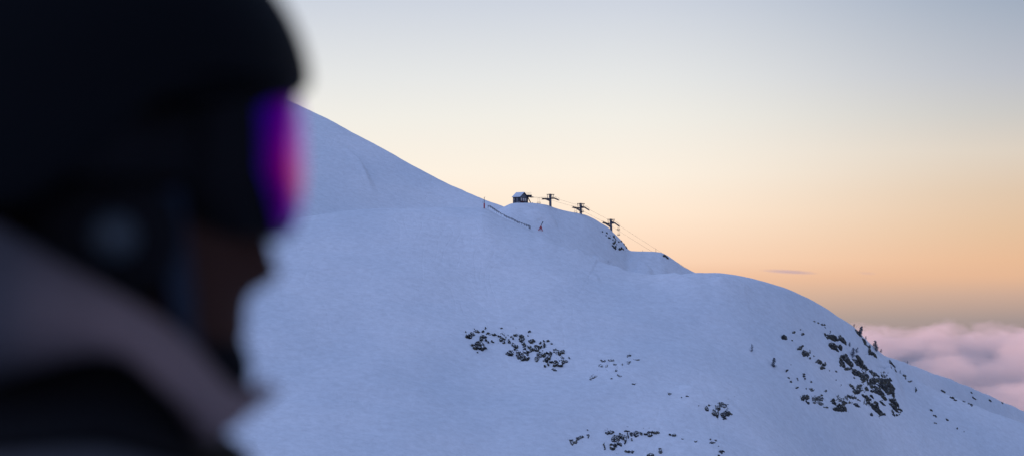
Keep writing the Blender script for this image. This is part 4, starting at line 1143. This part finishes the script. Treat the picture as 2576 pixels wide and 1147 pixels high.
streak(1905, 679, 2066, 688, 4.2, 9000, 'long thin grey cloud streak above the right hill', .0035)
streak(2150, 685, 2212, 689, 2.0, 9000, 'faint short cloud streak right of the long one', .0012)

# ------------------------------------------------------------------ camera
cam = bpy.data.cameras.new('Camera'); co = bpy.data.objects.new('Camera', cam); C.objects.link(co)
cam.lens = F; cam.sensor_width = 36; cam.sensor_fit = 'HORIZONTAL'; cam.clip_start = .05; cam.clip_end = 200000
co.location = (0, 0, 0); co.rotation_euler = (math.pi / 2 + pitch, 0, 0)
cam.dof.use_dof = True; cam.dof.focus_distance = 870; cam.dof.aperture_fstop = 4.5
sc.camera = co

# ------------------------------------------------------------------ light
SUN_AZ, SUN_EL = math.radians(-75), math.radians(4)
sd = Vector((math.sin(SUN_AZ) * math.cos(SUN_EL), math.cos(SUN_AZ) * math.cos(SUN_EL), math.sin(SUN_EL)))
sl = bpy.data.lights.new('sun', 'SUN'); sl.energy = 4.8; sl.angle = math.radians(.6); sl.color = (1, .55, .43)
so = bpy.data.objects.new('sun', sl); C.objects.link(so); so.rotation_euler = (-sd).to_track_quat('-Z', 'Y').to_euler()

w = bpy.data.worlds.new('World'); sc.world = w; w.use_nodes = True
nt = w.node_tree; N = nt.nodes.new; L = nt.links.new
bg = nt.nodes['Background']
sky = N('ShaderNodeTexSky'); sky.sky_type = 'NISHITA'; sky.sun_disc = False; sky.sun_elevation = SUN_EL; sky.sun_rotation = SUN_AZ
tcn = N('ShaderNodeTexCoord'); sx = N('ShaderNodeSeparateXYZ'); L(tcn.outputs['Generated'], sx.inputs[0])
def s2l(c): return tuple(((v / 255) / 12.92 if v <= 10 else (((v / 255) + .055) / 1.055) ** 2.4) for v in c)
zmax = .5
mr = N('ShaderNodeMapRange'); mr.inputs['From Min'].default_value = -.02; mr.inputs['From Max'].default_value = zmax; L(sx.outputs['Z'], mr.inputs[0])
def ramp(stops):
    r = N('ShaderNodeValToRGB'); e = r.color_ramp.elements; r.color_ramp.interpolation = 'EASE' if False else 'LINEAR'
    for i, (te, c) in enumerate(stops):
        p = (te + .02) / (zmax + .02)
        if i < 2: e[i].position = p; el = e[i]
        else: el = e.new(p)
        el.color = (*c, 1)
    L(mr.outputs[0], r.inputs[0]); return r
def yz(py): return (HZ - py) / f
tail = [(-.02, s2l((150, 136, 146))), (zmax, (.24, .36, .62))]
warm = ramp(tail + [(yz(858), s2l((166, 148, 148))), (yz(805), s2l((183, 163, 152))), (yz(745), s2l((216, 181, 157))),
             (yz(700), s2l((239, 193, 162))), (yz(658), s2l((250, 212, 183))), (yz(540), s2l((255, 232, 210))), (yz(440), s2l((251, 239, 224))),
             (yz(296), s2l((239, 236, 229))), (yz(198), s2l((228, 229, 229))), (yz(12), s2l((204, 210, 222))), (.22, (.42, .50, .66))])
right = ramp([(-.02, s2l((145, 130, 140))), (zmax, (.16, .25, .48)), (yz(850), s2l((152, 138, 142))), (yz(805), s2l((163, 147, 145))), (yz(745), s2l((200, 167, 150))),
             (yz(700), s2l((226, 180, 148))), (yz(660), s2l((229, 183, 148))), (yz(590), s2l((225, 188, 155))), (yz(490), s2l((220, 194, 169))), (yz(390), s2l((217, 204, 190))),
             (yz(296), s2l((198, 196, 194))), (yz(198), s2l((182, 186, 197))), (yz(12), s2l((154, 167, 187))), (.22, (.27, .35, .51))])
# the opposite, shaded half of the dusk sky: brighter towards the hidden sunset on the left
cool0 = ramp([(-.02, (.275, .285, .405)), (zmax, (.272, .372, .665)), (.03, (.335, .342, .485)), (.10, (.47, .43, .57)), (.22, (.395, .43, .645))])
cx_ = N('ShaderNodeMapRange'); cx_.inputs['From Min'].default_value = -1; cx_.inputs['From Max'].default_value = 1; cx_.inputs['To Min'].default_value = 1.75; cx_.inputs['To Max'].default_value = .38; L(sx.outputs['X'], cx_.inputs[0])
cool = N('ShaderNodeVectorMath'); cool.operation = 'SCALE'; L(cool0.outputs[0], cool.inputs[0]); L(cx_.outputs[0], cool.inputs['Scale'])
fy = N('ShaderNodeMapRange'); fy.interpolation_type = 'SMOOTHSTEP'; fy.inputs['From Min'].default_value = .05; fy.inputs['From Max'].default_value = .93
# closeness to the glow direction (horizontal)
dt = N('ShaderNodeVectorMath'); dt.operation = 'DOT_PRODUCT'; dt.inputs[1].default_value = (0.05, 1, 0); L(tcn.outputs['Generated'], dt.inputs[0]); L(dt.outputs['Value'], fy.inputs[0])
fx = N('ShaderNodeMapRange'); fx.interpolation_type = 'SMOOTHSTEP'; fx.inputs['From Min'].default_value = .035; fx.inputs['From Max'].default_value = .235; L(sx.outputs['X'], fx.inputs[0])
wr = N('ShaderNodeMix'); wr.data_type = 'RGBA'; L(fx.outputs[0], wr.inputs[0]); L(warm.outputs[0], wr.inputs[6]); L(right.outputs[0], wr.inputs[7])
mx = N('ShaderNodeMix'); mx.data_type = 'RGBA'; L(fy.outputs[0], mx.inputs[0]); L(cool.outputs[0], mx.inputs[6]); L(wr.outputs[2], mx.inputs[7])
# add a share of the physical sky on top
ad = N('ShaderNodeMix'); ad.data_type = 'RGBA'; ad.blend_type = 'ADD'; ad.inputs[0].default_value = .01; L(mx.outputs[2], ad.inputs[6]); L(sky.outputs[0], ad.inputs[7])
L(ad.outputs[2], bg.inputs[0]); bg.inputs[1].default_value = 1.0

# ------------------------------------------------------------------ render
sc.render.engine = 'CYCLES'
sc.cycles.use_denoising = True
sc.cycles.max_bounces = 6; sc.cycles.diffuse_bounces = 3; sc.cycles.volume_bounces = 1; sc.cycles.transparent_max_bounces = 8
sc.cycles.volume_step_rate = 1.0; sc.cycles.volume_max_steps = 256
sc.view_settings.view_transform = 'Standard'; sc.view_settings.look = 'None'; sc.view_settings.exposure = 0; sc.view_settings.gamma = 1
